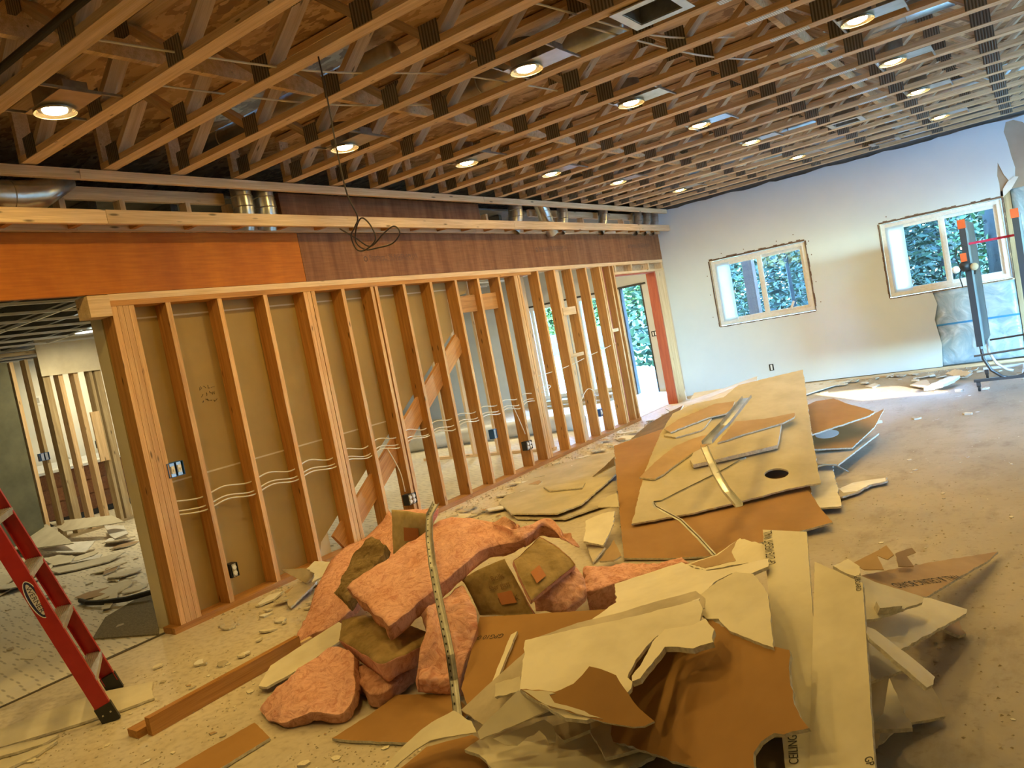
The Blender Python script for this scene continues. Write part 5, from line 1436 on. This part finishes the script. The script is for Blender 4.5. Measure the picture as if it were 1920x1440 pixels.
# ================================================================== folded table by the end wall
tb = thing('folding_table', 'folded grey games table on wheels, standing upright by the right window', 'table', (-.45, 10.3, 0))
TOPM = rough_mat('grey_green_table_top', (0.26, 0.33, 0.33), (0.33, 0.40, 0.40), 3.0, 0.45)
EDGE = plain('black_table_edge', (0.035, 0.033, 0.035), 0.5)
ORANGE = plain('orange_corner_cap', (0.62, 0.10, 0.02), 0.45)
STEEL = plain('dark_steel_tube', (0.09, 0.085, 0.085), 0.4, .5)
PALET = plain('pale_painted_tube', (0.66, 0.68, 0.70), 0.4)
for x, nm in ((-.215, 'near'), (.265, 'far')):
    pn = MB().box(x - .012, -.62, .47, x + .012, .72, 1.86).build('table_half', TOPM, tb)
    MB().box(x - .045, -.655, .50, x + .014, -.62, 1.78).build('edge_rail', EDGE, tb)
    MB().box(x - .03, .72, .47, x + .014, .75, 1.86).build('edge_rail', EDGE, tb)
    MB().box(x - .052, -.665, 1.78, x + .02, -.58, 1.875).build('corner_cap', ORANGE, tb)
    P = [(x - .01, -.60, .50), (x - .005, -.58, .36), (x + .05, -.55, .22), (x + .14, -.55, .14), (x + .2, -.55, .12)] if x < 0 else [(x, -.60, .50), (x - .02, -.58, .36), (x - .08, -.55, .22), (x - .14, -.55, .14), (x - .2, -.55, .12)]
    MB().tube(P, .016, 10).build('curved_leg', STEEL, tb, True)
    P2 = [(q[0] + .03, q[1] + .5, q[2]) for q in P]
    MB().tube(P2, .014, 10).build('curved_leg', PALET, tb, True)
MB().box(-.34, -.57, .105, .60, -.535, .135).build('base_rail', STEEL, tb)
MB().box(-.30, .35, .105, .60, .385, .135).build('base_rail', PALET, tb)
MB().box(.10, -.55, .11, .135, .37, .13).build('base_rail', PALET, tb)
MB().tube([(-.30, -.62, .40), (.62, -.62, .44)], .011).build('cross_bar', STEEL, tb)
MB().tube([(-.18, .2, .47), (.62, .2, .50)], .011).build('cross_bar', STEEL, tb)
for x, y in ((-.30, -.55), (.58, -.55), (-.27, .37), (.58, .37)):
    c_ = MB().box(x - .02, y - .02, .05, x + .02, y + .02, .11).build('caster', STEEL, tb)
    MB().lathe([(0, -.012), (.035, -.012), (.035, .012), (0, .012)], 16, (x, y, .036), 'x').build('wheel', BLACK, c_)
MB().box(-.20, -.50, 1.595, .25, -.498, 1.62).build('red_strap', plain('red_webbing', (0.50, 0.01, 0.05), .6), tb)
rp = thing('respirator', 'black and orange respirator mask hanging on the edge of the folded table', 'respirator', (-.70, 9.60, 1.38))
mb = MB()
mb.lathe([(0, -.07), (.03, -.062), (.052, -.03), (.058, .0), (.05, .02)], 16, (0, 0, 0), 'y')
mb.build('facepiece', BLACK, rp, True)
for s, mt in ((-1, WHITEV), (1, plain('tan_filter', (0.45, 0.36, 0.22), .7))):
    MB().lathe([(0, -.03), (.035, -.028), (.04, -.012), (.04, .01), (0, .012)], 16, (s * .085, -.02, -.02), 'y').build('filter_disc', mt, rp, True)
MB().box(-.028, -.045, .05, .03, -.02, .14).build('orange_clip', ORANGE, rp)
MB().tube([(-.05, -.01, .02), (-.07, -.02, .10), (-.05, -.02, .20), (.0, -.02, .235), (.04, -.02, .2)], .006).build('head_strap', BLACK, rp, True)
MB().tube([(-.045, -.02, -.03), (-.06, -.03, -.12), (-.045, -.03, -.22)], .006).build('head_strap', BLACK, rp, True)
MB().tube([(.06, -.02, .02), (.09, -.03, -.02), (.08, -.03, -.10)], .006).build('head_strap', BLACK, rp, True)

# ================================================================== red stepladder
P1 = Vector((-4.13, 1.80, 0))
sd_ = Vector((-.867, .498, 0)).normalized()
an = math.radians(10)
ln_ = Vector((-.498 * math.cos(an) - .867 * math.sin(an), -.867 * math.cos(an) + .498 * math.sin(an), 0))
ld_ = thing('stepladder', 'red stepladder with ribbed metal steps standing at the left edge', 'ladder', tuple(P1))
axis = (ln_ * .3 + Vector((0, 0, 1))).normalized()          # along the front rails
wv = (ln_ - axis * ln_.dot(axis)).normalized()              # across the rail web
RL = 1.86
def rail(name, base, out, length, ax, wx, parent, web=.076, flange=.032):
    c = base + ax * length / 2
    mb = MB()
    mb.obox(c, ax * length / 2, wx * web / 2, out * .002)
    for s in (-1, 1):
        mb.obox(c + wx * s * (web / 2 - .002) - out * flange / 2, ax * length / 2, wx * .002, out * flange / 2)
    return mb.build(name, RED, parent)
W_ = .50
for k, off in ((0, Vector((0, 0, 0))), (1, sd_ * W_)):
    out = -sd_ if k == 0 else sd_
    rail('rail', off + axis * .05, out, RL - .05, axis, wv, ld_)
    mb = MB().obox(off + axis * .045 + out * .0 - out * .012, axis * .05, wv * .043, sd_ * .018)
    ft = mb.build('foot', BLACK, ld_)
    for s in (-1, 1):
        MB().obox(off + axis * .05 + wv * s * .02 + out * .0075, axis * .004, wv * .004, sd_ * .0015).build('rivet', GALV, ft)
for k, z in enumerate((.235, .535, .835, 1.135, 1.435)):
    c = axis * (z / axis.z) + sd_ * W_ / 2
    mb = MB().obox(c, sd_ * (W_ / 2 - .004), ln_ * .040, Vector((0, 0, .004)))
    mb.obox(c - ln_ * .040 - Vector((0, 0, .014)), sd_ * (W_ / 2 - .004), ln_ * .003, Vector((0, 0, .016)))
    for q in range(-3, 4):
        mb.obox(c + ln_ * q * .011 + Vector((0, 0, .005)), sd_ * (W_ / 2 - .01), ln_ * .0022, Vector((0, 0, .0022)))
    mb.build('step', ALU, ld_)
top = axis * RL
MB().obox(top + sd_ * W_ / 2 + ln_ * .06, sd_ * (W_ / 2 + .03), ln_ * .13, Vector((0, 0, .03))).build('top_cap', plain('black_top_cap', (.03, .03, .03)), ld_)
for k in (0, 1):
    b_ = ln_ * 1.12 + sd_ * (.03 + k * (W_ - .06))
    a_ = (top + sd_ * (.06 + k * (W_ - .12)) + ln_ * .08)
    dv = (a_ - b_)
    rail('rear_rail', b_, (-sd_ if k == 0 else sd_), dv.length, dv.normalized(), wv, ld_, .05, .025)
# oval maker's badge on the near rail
badge_c = axis * .735 - sd_ * .0035
bx_ = -axis                                   # lettering runs down the rail
bn_ = -sd_
by_ = bn_.cross(bx_).normalized()
TB_ = Matrix((bx_, by_, bn_)).transposed().to_4x4()
TB_.translation = badge_c
def oval(a, b, n=40):
    return [(a * math.cos(2 * PI * i / n), b * math.sin(2 * PI * i / n)) for i in range(n)]
bd = link('badge', MB().prism(oval(.105, .032), [oval(.101, .028)], 0, .001, (0, 0, 0)).prism(oval(.101, .028), [oval(.088, .0165)], 0, .0009, (1, 1, 1)).prism(oval(.088, .0165), [], 0, .001, (2, 2, 2)).mesh('badge', [plain('badge_white', (.8, .8, .8)), plain('badge_navy', (.01, .015, .08)), plain('badge_pale', (.62, .60, .60))]), ld_)
bd.matrix_local = TB_
tx = text_part('WERNER', (-.074, -.011), (.074, -.011), plain('badge_lettering', (.02, .02, .06)), bd, 'badge_lettering', .0016, .88)

# ================================================================== loose lumber
o = lumber('lumber', (-3.72, 1.775, .0445), (-3.735, 2.70, .0445), .038, .089, W_STUD)
tag(o, 'loose length of lumber lying on edge on the floor near the ladder', 'lumber')
o = lumber('lumber', (-3.80, 1.735, .019), (-3.80, 2.05, .019), .089, .038, W_STUD)
tag(o, 'short lumber offcut lying flat under the end of the longer one', 'lumber')
o = lumber('lumber', (-3.80, 2.45, .012), (-3.745, 2.80, .03), .03, .018, W_PALE)
tag(o, 'thin wood strip at the far end of the loose lumber', 'lumber')

# ================================================================== drywall pieces
def ragged(outline, jag, step=.022):
    out = []
    n = len(outline)
    for i in range(n):
        a, b = Vector(outline[i]), Vector(outline[(i + 1) % n])
        d = b - a
        L = d.length
        k = max(1, min(60, int(L / step)))
        nrm = Vector((-d.y, d.x)).normalized() if L > 1e-6 else Vector((0, 0))
        for j in range(k):
            p = a + d * (j / k)
            if j:
                p = p + nrm * jag * (noise.noise(Vector((p.x * 31 + i * 7.3, p.y * 31, jag * 91))) * 1.0 + .5 * noise.noise(Vector((p.x * 90, p.y * 90, i * 3.1))))
            out.append((p.x, p.y))
    return out
for bd_ in BOARDS:
    f = bd_['face']
    holes = []
    if 'hole' in bd_:
        hx, hy, hr, hk = bd_['hole']
        if hk == 'open':
            holes = [[(hx + hr * math.cos(2 * PI * i / 28), hy + hr * math.sin(2 * PI * i / 28)) for i in range(28)]]
    t = bd_['thick']
    mb = MB().prism(ragged(bd_['outline'], bd_['jag']), holes, -t, 0, (0, 1, 2))
    o = mb.build('drywall_piece', [FACE[f], GYPSUM if t > .006 else FACE[f], BACK[f]], None, False, bd_['loc'], bd_['rot'])
    tag(o, bd_['label'], 'drywall piece')
    if 'hole' in bd_ and bd_['hole'][3] == 'fill':
        MB().prism([(hx + hr * math.cos(2 * PI * i / 28), hy + hr * .62 * math.sin(2 * PI * i / 28)) for i in range(28)], [], 0, .002).build('white_cutout', WHITEV, o)
    if 'patch' in bd_:
        k, pl = bd_['patch']
        MB().prism(ragged(pl, .006), [], 0, .0015, (0, 0, 0)).build('torn_patch', FACE[k], o)
    for st, ax_, ay_, bx2, by2 in bd_.get('text', []):
        text_part(st, (ax_, ay_), (bx2, by2), INK, o, 'printed_lettering', .0012, 1.75 if len(st) > 14 else 1.15)
# flat boards at the bottom of the two heaps that the rest lies on
for lab, loc, sx, sy, rz, rx, mt in (
    ('broad brown board buried at the bottom of the front heap', (-1.25, 2.55, .05), .55, .38, .3, .0, BROWN),
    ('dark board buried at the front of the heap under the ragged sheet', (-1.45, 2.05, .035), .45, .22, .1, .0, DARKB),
    ('broad ivory board buried under the white sheet of the heap', (-1.35, 2.55, .20), .36, .30, -.3, .0, IVORY),
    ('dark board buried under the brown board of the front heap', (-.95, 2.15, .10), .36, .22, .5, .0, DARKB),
    ('ivory board buried under the two long strips', (-.85, 2.75, .17), .22, .45, .35, .0, IVORY),
    ('broad ivory board buried under the tall stack', (-2.3, 6.2, .05), .75, 1.2, .25, .0, IVORY),
    ('second broad board buried under the tall stack', (-2.25, 6.1, .22), .55, .9, .25, .15, BROWN),
    ('third broad board buried under the tall stack', (-2.2, 6.5, .38), .42, .7, .25, .17, IVORY),
    ('pale board buried under the white edge behind the tall stack', (-3.85, 10.1, .10), .45, 1.0, .25, .03, IVORY),
    ('second pale board buried behind the tall stack', (-3.85, 10.1, .18), .40, .9, .25, .04, IVORY),
    ('brown board buried at the left back of the tall stack', (-3.6, 8.1, .16), .30, .6, .2, .05, BROWN)):
    o = MB().prism(ragged([(-sx, -sy), (sx, -sy), (sx, sy), (-sx, sy)], .01), [], -.0127, 0, (0, 1, 2)).build('drywall_piece', [mt, GYPSUM, KRAFTB], None, False, loc, (rx, 0, rz))
    tag(o, lab, 'drywall piece')

# loose flat shards strewn along the stud wall, by the far doorway and along the end wall
rs = random.Random(5)
def shard(x, y, s, z, face, label, group):
    n = rs.randint(4, 7)
    out = []
    for i in range(n):
        a = 2 * PI * (i + rs.uniform(-.3, .3)) / n
        q = s * rs.uniform(.55, 1.15)
        out.append((q * math.cos(a) * rs.uniform(1.0, 1.9), q * math.sin(a)))
    o = MB().prism(ragged(out, .012, .018), [], -.011, 0, (0, 1, 2)).build('drywall_shard', [FACE[face], GYPSUM, BACK[face]], None, False, (x, y, z), (rs.uniform(-.10, .10), rs.uniform(-.10, .10), rs.uniform(0, 6.28)))
    tag(o, label, 'drywall shard', group)
for k in range(80):
    y = rs.uniform(3.3, 10.3)
    x = -4.88 + abs(rs.gauss(0, .34)) + (0.25 if y > 5 else 0) * rs.random()
    shard(x, y, rs.uniform(.02, .085) * (1.3 if rs.random() < .3 else 1), .018 + rs.uniform(0, .02), rs.choice('IIGWKJ'), 'loose drywall shard on the floor along the foot of the stud wall', 'shards along the stud wall')
for k in range(34):
    shard(rs.uniform(-4.7, -3.0), rs.uniform(8.6, 11.4), rs.uniform(.06, .22), .02 + rs.uniform(0, .05), rs.choice('WWIGW'), 'pale drywall shard on the floor between the far doorway and the tall stack', 'shards by the far doorway')
for k in range(40):
    x = rs.uniform(-3.2, -.6)
    shard(x, 11.80 - abs(rs.gauss(0, .16)) - (rs.uniform(0, .8) if x > -1.6 else 0), rs.uniform(.025, .085), .02 + rs.uniform(0, .015), rs.choice('WWIGK'), 'small drywall shard on the floor along the white end wall', 'shards along the end wall')
for k in range(26):
    shard(rs.uniform(-9.6, -6.6), rs.uniform(3.0, 4.6), rs.uniform(.04, .2), .022 + rs.uniform(0, .03), rs.choice('IGIKW'), 'torn drywall shard on the mat of the left room', 'shards in the left room')
for k in range(16):
    shard(rs.uniform(-4.9, -4.0), rs.uniform(2.3, 3.3), rs.uniform(.015, .045), .016, rs.choice('IGWI'), 'little drywall shard on the floor before the corner of the stud wall', 'shards at the corner of the stud wall')

# ================================================================== insulation batts
def spline(P, t):
    n = len(P) - 1
    f = min(max(t, 0), 1) * n
    i = min(int(f), n - 1)
    f -= i
    a, b, c, d = (Vector(P[max(i - 1, 0)]), Vector(P[i]), Vector(P[i + 1]), Vector(P[min(i + 2, n)]))
    return .5 * ((2 * b) + (c - a) * f + (2 * a - 5 * b + 4 * c - d) * f * f + (3 * b - a - 3 * c + d) * f ** 3)
BM = {'pink': (PINK, PINKD, PINK), 'pinkdark': (PINKD, PINKD, PINKD), 'kraft': (KRAFT, PINK, PINK), 'kraftlight': (KRAFTL, PINK, PINK), 'dirty': (DIRTY, DIRTY, DIRTY)}
for q, bt in enumerate(BATTS):
    N, F, th = bt['near'], bt['far'], bt['thick']
    org = Vector(N[0])
    nu, nv, nw = 44, 22, 5
    amp = .006 if bt['face'].startswith('kraft') else .016
    def surf(u, v):
        return spline(N, u).lerp(spline(F, u), v)
    grid = {}
    vs, fs, ms = [], [], []
    def vid(i, j, k):
        key = (i, j, k)
        if key not in grid:
            u, v = i / nu, j / nv
            p = surf(u, v)
            e = .02
            du_ = surf(min(u + e, 1), v) - surf(max(u - e, 0), v)
            dv_ = surf(u, min(v + e, 1)) - surf(u, max(v - e, 0))
            n_ = du_.cross(dv_)
            n_ = n_.normalized() if n_.length > 1e-9 else Vector((0, 0, 1))
            edge = min(u * 6, (1 - u) * 6, v * 5, (1 - v) * 5, 1)
            p = p - n_ * th * (k / nw)
            if k == 0:
                p = p - n_ * .012 * (1 - edge) ** 2
            d_ = Vector((noise.noise(p * 9 + Vector((q, 0, 0))), noise.noise(p * 9 + Vector((0, q, 5))), noise.noise(p * 9 + Vector((3, 0, q)))))
            d2 = noise.noise(p * 34 + Vector((q * 2, 1, 0)))
            p = p + d_ * amp + n_ * d2 * amp * .55
            p.z = max(p.z, .004)
            grid[key] = len(vs)
            vs.append(p - org)
        return grid[key]
    def quad(a, b, c, d, m):
        fs.append((a, b, c, d))
        ms.append(m)
    for i in range(nu):
        for j in range(nv):
            quad(vid(i, j, 0), vid(i + 1, j, 0), vid(i + 1, j + 1, 0), vid(i, j + 1, 0), 0)
            quad(vid(i, j, nw), vid(i, j + 1, nw), vid(i + 1, j + 1, nw), vid(i + 1, j, nw), 2)
        for k in range(nw):
            quad(vid(i, 0, k), vid(i, 0, k + 1), vid(i + 1, 0, k + 1), vid(i + 1, 0, k), 1)
            quad(vid(i, nv, k), vid(i + 1, nv, k), vid(i + 1, nv, k + 1), vid(i, nv, k + 1), 1)
    for j in range(nv):
        for k in range(nw):
            quad(vid(0, j, k), vid(0, j + 1, k), vid(0, j + 1, k + 1), vid(0, j, k + 1), 1)
            quad(vid(nu, j, k), vid(nu, j, k + 1), vid(nu, j + 1, k + 1), vid(nu, j + 1, k), 1)
    mb = MB()
    mb.v, mb.f, mb.m = [tuple(p) for p in vs], fs, ms
    o = mb.build('insulation_batt', list(BM[bt['face']]), None, True, tuple(org))
    tag(o, bt['label'], 'insulation')
    if bt['face'] == 'kraftlight' or 'olive' in bt['label'] or 'bent into a roll' in bt['label']:
        OR = plain('faded_orange_print', (0.46, 0.17, 0.06), .8)
        for (u0, u1, v0, v1) in ([(.38, .72, .28, .62)] if bt['face'] == 'kraftlight' else [(.55, .8, .2, .42)]):
            pv, pf = [], []
            for i in range(7):
                for j in range(7):
                    u, v = u0 + (u1 - u0) * i / 6, v0 + (v1 - v0) * j / 6
                    du_ = surf(min(u + .02, 1), v) - surf(max(u - .02, 0), v)
                    dv_ = surf(u, min(v + .02, 1)) - surf(u, max(v - .02, 0))
                    n_ = du_.cross(dv_).normalized()
                    pv.append(surf(u, v) + n_ * .011 - org)
            for i in range(6):
                for j in range(6):
                    a = i * 7 + j
                    pf.append((a, a + 7, a + 8, a + 1))
            MB().add(pv, pf).build('printed_square', OR, o)
        if 'olive' in bt['label']:
            FAINT = plain('faded_facing_print', (0.17, 0.085, 0.03), .85)
            for word, u0, u1, v0 in (('Rolls', .45, .22, .66), ('fiber glass', .55, .18, .50), ('PINK', .48, .12, .24)):
                cu = bpy.data.curves.new('printed_words', 'FONT')
                cu.body = word
                tmp = bpy.data.objects.new('tmp', cu)
                me = bpy.data.meshes.new_from_object(tmp)
                bpy.data.objects.remove(tmp)
                wx = max(v_.co.x for v_ in me.vertices)
                for v_ in me.vertices:
                    u = 1 - (u0 + (u1 - u0) * v_.co.x / wx)
                    v = v0 + .14 * v_.co.y
                    du_ = surf(min(u + .02, 1), v) - surf(max(u - .02, 0), v)
                    dv_ = surf(u, min(v + .02, 1)) - surf(u, max(v - .02, 0))
                    v_.co = surf(u, v) + du_.cross(dv_).normalized() * .010 - org
                me.materials.clear()
                me.materials.append(FAINT)
                link('printed_words', me, o)

# ================================================================== bent metal strips
for mt_ in METAL:
    P = [Vector(p) for p in mt_['path']]
    org = P[-1]
    w = mt_['width'] / 2
    kind = mt_['kind']
    prof = {'stud': [(-w, .012), (-w, 0), (-.2 * w, -.004), (.2 * w, -.004), (w, 0), (w, .018)], 'track': [(-w, .022), (-w, 0), (w, 0), (w, .022)], 'bead': [(-w, .0), (-.15 * w, .001), (0, .007), (.15 * w, .001), (w, 0)]}[kind]
    vs, fs = [], []
    viewdir = Vector((.5, -.6, .6))
    m_ = len(prof)
    for side in (0, 1):
        for i, p in enumerate(P):
            tg = (P[min(i + 1, len(P) - 1)] - P[max(i - 1, 0)]).normalized()
            nz = Vector((0.45, -0.75, 0.5)) if kind == 'stud' else Vector((0, 0, 1))
            nz = (nz - tg * nz.dot(tg)).normalized()
            sx_ = tg.cross(nz)
            for a, b in prof:
                vs.append(p + sx_ * a + nz * (b - side * .0012) - org)
    half = len(P) * m_
    for i in range(len(P) - 1):
        for k in range(m_ - 1):
            a = i * m_ + k
            fs.append((a, a + 1, a + m_ + 1, a + m_))
            fs.append((half + a + m_, half + a + m_ + 1, half + a + 1, half + a))
    o = MB().add(vs, fs).build('metal_strip', GALV if kind == 'track' else GALVD, None, False, tuple(org))
    tag(o, mt_['label'], 'metal strip')
    if kind == 'stud':
        ho = MB()
        for i in range(len(P) - 1):
            tg = (P[i + 1] - P[i]).normalized()
            nz = Vector((0.45, -0.75, 0.5))
            nz = (nz - tg * nz.dot(tg)).normalized()
            sx_ = tg.cross(nz)
            for s in range(4):
                c = P[i].lerp(P[i + 1], (s + .5) / 4) + sx_ * w * .62 + nz * .001 - org
                ho.obox(c, tg * .004, sx_ * .003, nz * .001)
        ho.build('punched_holes', INK, o)

# ================================================================== crumbs and chips
rnd = random.Random(11)
chip_me = []
for v in range(8):
    mb = MB()
    n = rnd.randint(4, 6)
    r = [rnd.uniform(.5, 1) for _ in range(n)]
    out = [(r[i] * math.cos(2 * PI * i / n) * 1.5, r[i] * math.sin(2 * PI * i / n)) for i in range(n)]
    mb.prism(out, [], 0, .35, (0, 1, 0))
    chip_me.append(mb.mesh('drywall_crumb', [[IVORY, DUSTY, KRAFTB, IVORY, WHITEB, DUSTY, IVORY, KRAFTB][v], GYPSUM]))
def chip(x, y, s, z=0.0):
    o = link('drywall_crumb', rnd.choice(chip_me), None, (x, y, z + .0005), (0, 0, rnd.uniform(0, 6.28)))
    o.scale = (s, s, s * rnd.uniform(.5, 1.1))
    tag(o, 'small crumb of broken drywall lying loose on the floor', 'crumb', 'drywall crumbs on the floor')
ZONES = [(70, (-4.95, 3.0), (-3.4, 9.5), (.010, .05)), (40, (-4.6, 1.4), (-3.0, 2.6), (.008, .03)), (60, (-1.2, 2.6), (.4, 7.5), (.006, .02)), (50, (-4.4, 8.2), (.2, 11.7), (.015, .07)), (40, (-8.5, 2.2), (-5.3, 5.2), (.01, .05)), (25, (-2.8, 1.4), (-2.2, 2.1), (.006, .025))]
for n, (xa, ya), (xb, yb), (s0, s1) in ZONES:
    for _ in range(n):
        s = s0 + (s1 - s0) * rnd.random() ** 2.4
        x, y = rnd.uniform(xa, xb), rnd.uniform(ya, yb)
        chip(x, y, s, .005 if x < -5.2 else 0)
mb = MB()
for n, (xa, ya), (xb, yb), (s0, s1) in ZONES:
    for _ in range(n * 14):
        x, y = rnd.uniform(xa, xb), rnd.uniform(ya, yb)
        s = rnd.uniform(.003, .009)
        a = rnd.uniform(0, 6.28)
        z = .005 if x < -5.2 else 0
        mb.add([(x + s * math.cos(a), y + s * math.sin(a), z), (x + s * math.cos(a + 2), y + s * math.sin(a + 2), z), (x + s * math.cos(a + 4.2), y + s * math.sin(a + 4.2), z), (x, y, z + s * .7)], [(0, 1, 3), (1, 2, 3), (2, 0, 3)])
for _ in range(900):        # gritty rubble along the bottom plate and the end wall
    if rnd.random() < .6:
        x, y = XS + .02 + abs(rnd.gauss(0, .28)), rnd.uniform(2.9, 9.9)
    else:
        x, y = rnd.uniform(-4.9, -.9), YW - .03 - abs(rnd.gauss(0, .10))
    s = rnd.uniform(.005, .02)
    a = rnd.uniform(0, 6.28)
    mb.add([(x + s * math.cos(a), y + s * math.sin(a), 0), (x + s * math.cos(a + 2), y + s * math.sin(a + 2), 0), (x + s * math.cos(a + 4.2), y + s * math.sin(a + 4.2), 0), (x, y, s * .8)], [(0, 1, 3), (1, 2, 3), (2, 0, 3)])
o = mb.build('plaster_grit', DUSTY)
o['kind'] = 'stuff'
tag(o, 'fine plaster grit and dust scattered over the floor', 'grit')
